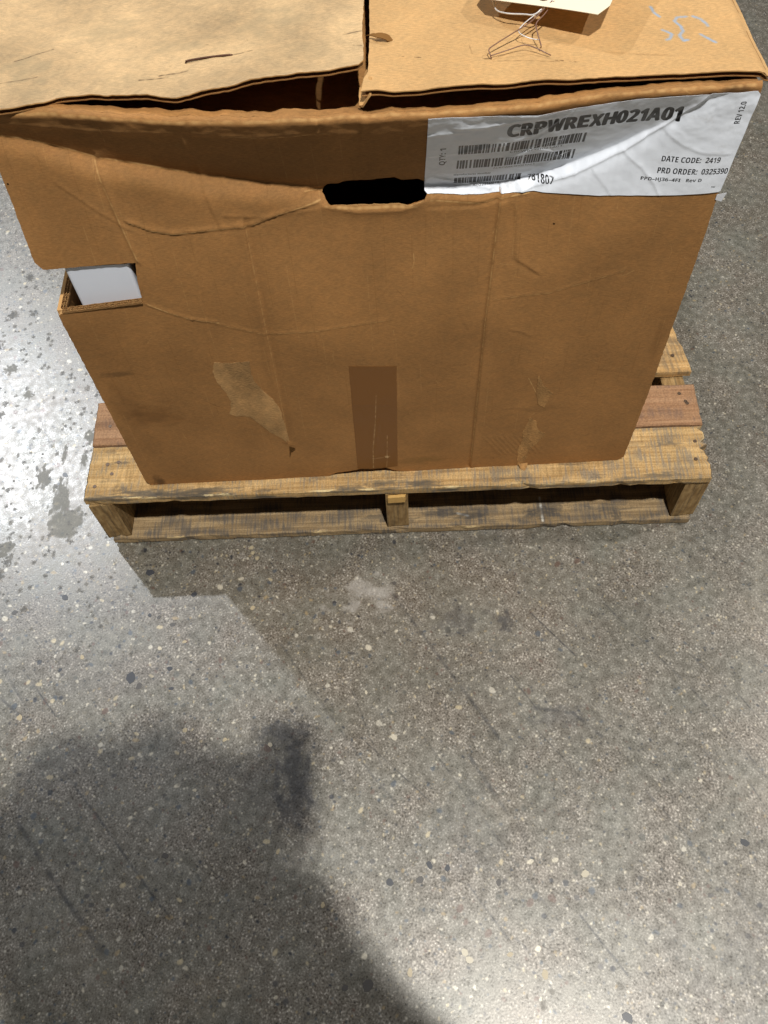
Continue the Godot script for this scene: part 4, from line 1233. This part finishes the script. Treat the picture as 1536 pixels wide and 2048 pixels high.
func nets(bones: Array, cell: float, k: float, st: SurfaceTool, tint: Callable) -> void:
	var lo := Vector3(9, 9, 9)
	var hi := -lo
	for b in bones:
		for e in [[b[0], b[2]], [b[1], b[3]]]:
			lo = lo.min(e[0] - Vector3.ONE * (e[1] + 0.05))
			hi = hi.max(e[0] + Vector3.ONE * (e[1] + 0.05))
	var nx := int((hi.x - lo.x) / cell) + 1
	var ny := int((hi.y - lo.y) / cell) + 1
	var nz := int((hi.z - lo.z) / cell) + 1
	var f := PackedFloat32Array()
	f.resize(nx * ny * nz)
	f.fill(1.0)
	for b in bones:
		var reach: float = maxf(b[2], b[3]) + k + cell * 2.0
		var a0: Vector3 = (b[0].min(b[1]) - Vector3.ONE * reach - lo) / cell
		var a1: Vector3 = (b[0].max(b[1]) + Vector3.ONE * reach - lo) / cell
		var e: Vector3 = b[1] - b[0]
		var ll := maxf(e.length_squared(), 1e-9)
		for z in range(maxi(0, int(a0.z)), mini(nz, int(a1.z) + 1)):
			for y in range(maxi(0, int(a0.y)), mini(ny, int(a1.y) + 1)):
				for x in range(maxi(0, int(a0.x)), mini(nx, int(a1.x) + 1)):
					var p := lo + Vector3(x, y, z) * cell
					var t := clampf((p - b[0]).dot(e) / ll, 0.0, 1.0)
					var d: float = p.distance_to(b[0] + e * t) - lerpf(b[2], b[3], t)
					var i := (z * ny + y) * nx + x
					var h := maxf(k - absf(f[i] - d), 0.0) / k
					f[i] = minf(f[i], d) - h * h * k * 0.25
	var ids := {}
	var pos := PackedVector3Array()
	var offs := [0, 1, nx, nx + 1, nx * ny, nx * ny + 1, nx * ny + nx, nx * ny + nx + 1]
	var edges := [[0, 1], [2, 3], [4, 5], [6, 7], [0, 2], [1, 3], [4, 6], [5, 7], [0, 4], [1, 5], [2, 6], [3, 7]]
	for z in nz - 1:
		for y in ny - 1:
			for x in nx - 1:
				var i := (z * ny + y) * nx + x
				var inside := 0
				for o in offs:
					if f[i + o] < 0.0:
						inside += 1
				if inside == 0 or inside == 8:
					continue
				var sum := Vector3.ZERO
				var n := 0
				for e in edges:
					var a := f[i + offs[e[0]]]
					var b := f[i + offs[e[1]]]
					if (a < 0.0) != (b < 0.0):
						var t := a / (a - b)
						var p := Vector3(e[0] & 1, (e[0] >> 1) & 1, e[0] >> 2)
						var q := Vector3(e[1] & 1, (e[1] >> 1) & 1, e[1] >> 2)
						sum += p.lerp(q, t)
						n += 1
				ids[i] = pos.size()
				pos.push_back(lo + (Vector3(x, y, z) + sum / n) * cell)
	var step := [1, nx, nx * ny]
	for i in ids:
		for ax in 3:
			var s: int = step[ax]
			var u: int = step[(ax + 1) % 3]
			var w: int = step[(ax + 2) % 3]
			# the edge from corner 0 along this axis, shared by four cells
			if (f[i] < 0.0) == (f[i + s] < 0.0) or not (ids.has(i - u) and ids.has(i - w) and ids.has(i - u - w)):
				continue
			var l := [i, i - u, i - u - w, i - w]
			if f[i] >= 0.0:
				l.reverse()
			for c in [l[0], l[2], l[1], l[0], l[3], l[2]]:
				var p := pos[ids[c]]
				st.set_color(tint.call(p))
				st.add_vertex(p)


func make_person() -> void:
	var o := thing("person", "person in dark work clothes standing behind the camera holding a phone", "person")
	var body := [
		[Vector3(-0.10, 0.98, 1.22), Vector3(-0.12, 1.17, 1.08), 0.135, 0.14], [Vector3(-0.12, 1.17, 1.08), Vector3(-0.15, 1.33, 0.97), 0.14, 0.165],
		[Vector3(-0.29, 1.39, 0.92), Vector3(0.01, 1.38, 0.98), 0.085, 0.075], [Vector3(-0.10, 1.42, 0.95), Vector3(-0.11, 1.53, 0.90), 0.06, 0.055],
		[Vector3(-0.11, 1.59, 0.905), Vector3(-0.11, 1.63, 0.915), 0.082, 0.092], [Vector3(-0.11, 1.535, 0.875), Vector3(-0.11, 1.56, 0.870), 0.05, 0.06], [Vector3(-0.11, 1.575, 0.815), Vector3(-0.11, 1.60, 0.828), 0.012, 0.009],
		[Vector3(-0.20, 1.58, 0.915), Vector3(-0.20, 1.605, 0.920), 0.014, 0.018], [Vector3(-0.02, 1.58, 0.915), Vector3(-0.02, 1.605, 0.920), 0.014, 0.018],
		[Vector3(0.02, 1.37, 0.98), Vector3(0.13, 1.11, 1.05), 0.058, 0.050], [Vector3(0.13, 1.11, 1.05), Vector3(0.11, 0.86, 1.0), 0.045, 0.030],
		[Vector3(-0.29, 1.38, 0.93), Vector3(-0.268, 1.305, 0.803), 0.072, 0.060], [Vector3(-0.268, 1.305, 0.803), Vector3(-0.085, 1.285, 0.798), 0.062, 0.054],
		[Vector3(-0.19, 0.95, 1.24), Vector3(-0.21, 0.50, 1.22), 0.10, 0.065], [Vector3(-0.21, 0.50, 1.22), Vector3(-0.22, 0.09, 1.27), 0.062, 0.042], [Vector3(-0.22, 0.045, 1.27), Vector3(-0.24, 0.035, 1.09), 0.045, 0.036],
		[Vector3(-0.01, 0.95, 1.24), Vector3(0.02, 0.50, 1.23), 0.10, 0.065], [Vector3(0.02, 0.50, 1.23), Vector3(0.03, 0.09, 1.29), 0.062, 0.042], [Vector3(0.03, 0.045, 1.29), Vector3(0.05, 0.035, 1.11), 0.045, 0.036],
	]
	var skin := Color(0.42, 0.26, 0.18)
	var tint := func(p: Vector3) -> Color:
		if p.y > 1.64 and p.z > 0.845 or p.y > 1.56 and p.z > 0.93:
			return Color(0.03, 0.025, 0.02)
		if p.y > 1.485 or (p.z < 0.80 and p.x > -0.14) or (p.y < 0.89 and p.y > 0.7 and p.z < 1.05):
			return skin
		if p.y < 0.085:
			return Color(0.04, 0.035, 0.03)
		return Color(0.05, 0.06, 0.09) if p.y > 0.97 else Color(0.07, 0.075, 0.09)
	var st := SurfaceTool.new()
	st.begin(Mesh.PRIMITIVE_TRIANGLES)
	st.set_smooth_group(0)
	nets(body, 0.015, 0.045, st, tint)
	# the phone, lens at the camera, screen towards the face
	var basis := Basis.from_euler(Vector3(-1.0299, 0.0474, -0.0796))
	var eye := Vector3(0.0116, 1.2796, 0.7229)
	var phone_at := eye + basis * Vector3(-0.012, -0.062, 0.014)
	for hand in [[-1.0, Vector3(-0.085, 1.27, 0.80)]]:
		var s: float = hand[0]
		var wrist: Vector3 = hand[1]
		var palm := phone_at + basis * Vector3(0.052 * s, -0.035, 0.006)
		var h := [[wrist, wrist.lerp(palm, 0.5), 0.027, 0.028], [wrist.lerp(palm, 0.5), palm, 0.028, 0.024]]
		for k in 4:
			var root := phone_at + basis * Vector3(0.052 * s, -0.052 + k * 0.019, -0.006)
			var bend := phone_at + basis * Vector3(0.040 * s, -0.050 + k * 0.020, -0.0145)
			var tip := phone_at + basis * Vector3(([0.012, 0.006, 0.008, 0.016][k]) * s, -0.048 + k * 0.019, -0.0155)
			if k == 3:
				bend = phone_at + basis * Vector3(0.047 * s, 0.014, -0.004)
				tip = phone_at + basis * Vector3(0.046 * s, 0.034, 0.0)
			h.append([palm.lerp(root, 0.4), root, 0.013, 0.0095])
			h.append([root, bend, 0.0093, 0.0085])
			h.append([bend, tip, 0.0083, 0.0072])
		h.append([palm, phone_at + basis * Vector3(0.045 * s, -0.035, 0.016), 0.018, 0.011])
		h.append([phone_at + basis * Vector3(0.045 * s, -0.035, 0.016), phone_at + basis * Vector3(0.018 * s, -0.012, 0.0165), 0.0105, 0.0085])
		nets(h, 0.004, 0.008, st, func(_p: Vector3) -> Color: return skin)
	# the other hand hangs relaxed
	var loose := [[Vector3(0.11, 0.86, 1.0), Vector3(0.112, 0.79, 0.985), 0.028, 0.026]]
	for k in 4:
		var root := Vector3(0.112, 0.765 - 0.004 * absf(k - 1.5), 0.955 + 0.019 * k)
		var reach: float = [0.062, 0.072, 0.068, 0.054][k]
		loose.append([Vector3(0.112, 0.795, 0.975 + 0.008 * k), root, 0.014, 0.0098])
		loose.append([root, root + Vector3(-0.008, -reach * 0.55, 0.0), 0.0094, 0.0085])
		loose.append([root + Vector3(-0.008, -reach * 0.55, 0.0), root + Vector3(-0.026, -reach, 0.0), 0.0084, 0.0072])
	loose.append([Vector3(0.108, 0.82, 0.972), Vector3(0.098, 0.785, 0.945), 0.016, 0.0105])
	loose.append([Vector3(0.098, 0.785, 0.945), Vector3(0.085, 0.752, 0.938), 0.0104, 0.0085])
	nets(loose, 0.004, 0.008, st, func(_p: Vector3) -> Color: return skin)
	st.generate_normals()
	var cloth := StandardMaterial3D.new()
	cloth.vertex_color_use_as_albedo = true
	cloth.roughness = 0.85
	part("body", st.commit(), cloth, o)
	var phone := thing("phone", "dark phone held in one hand above the floor", "phone", phone_at)
	phone.basis = basis
	var slab := BoxMesh.new()
	slab.size = Vector3(0.074, 0.150, 0.0075)
	part("phone_body", slab, plain(Color(0.08, 0.08, 0.09), 0.3), phone)
	var glass := BoxMesh.new()
	glass.size = Vector3(0.068, 0.144, 0.0006)
	part("screen", glass, plain(Color(0.02, 0.02, 0.025), 0.1), phone).position.z = 0.0041
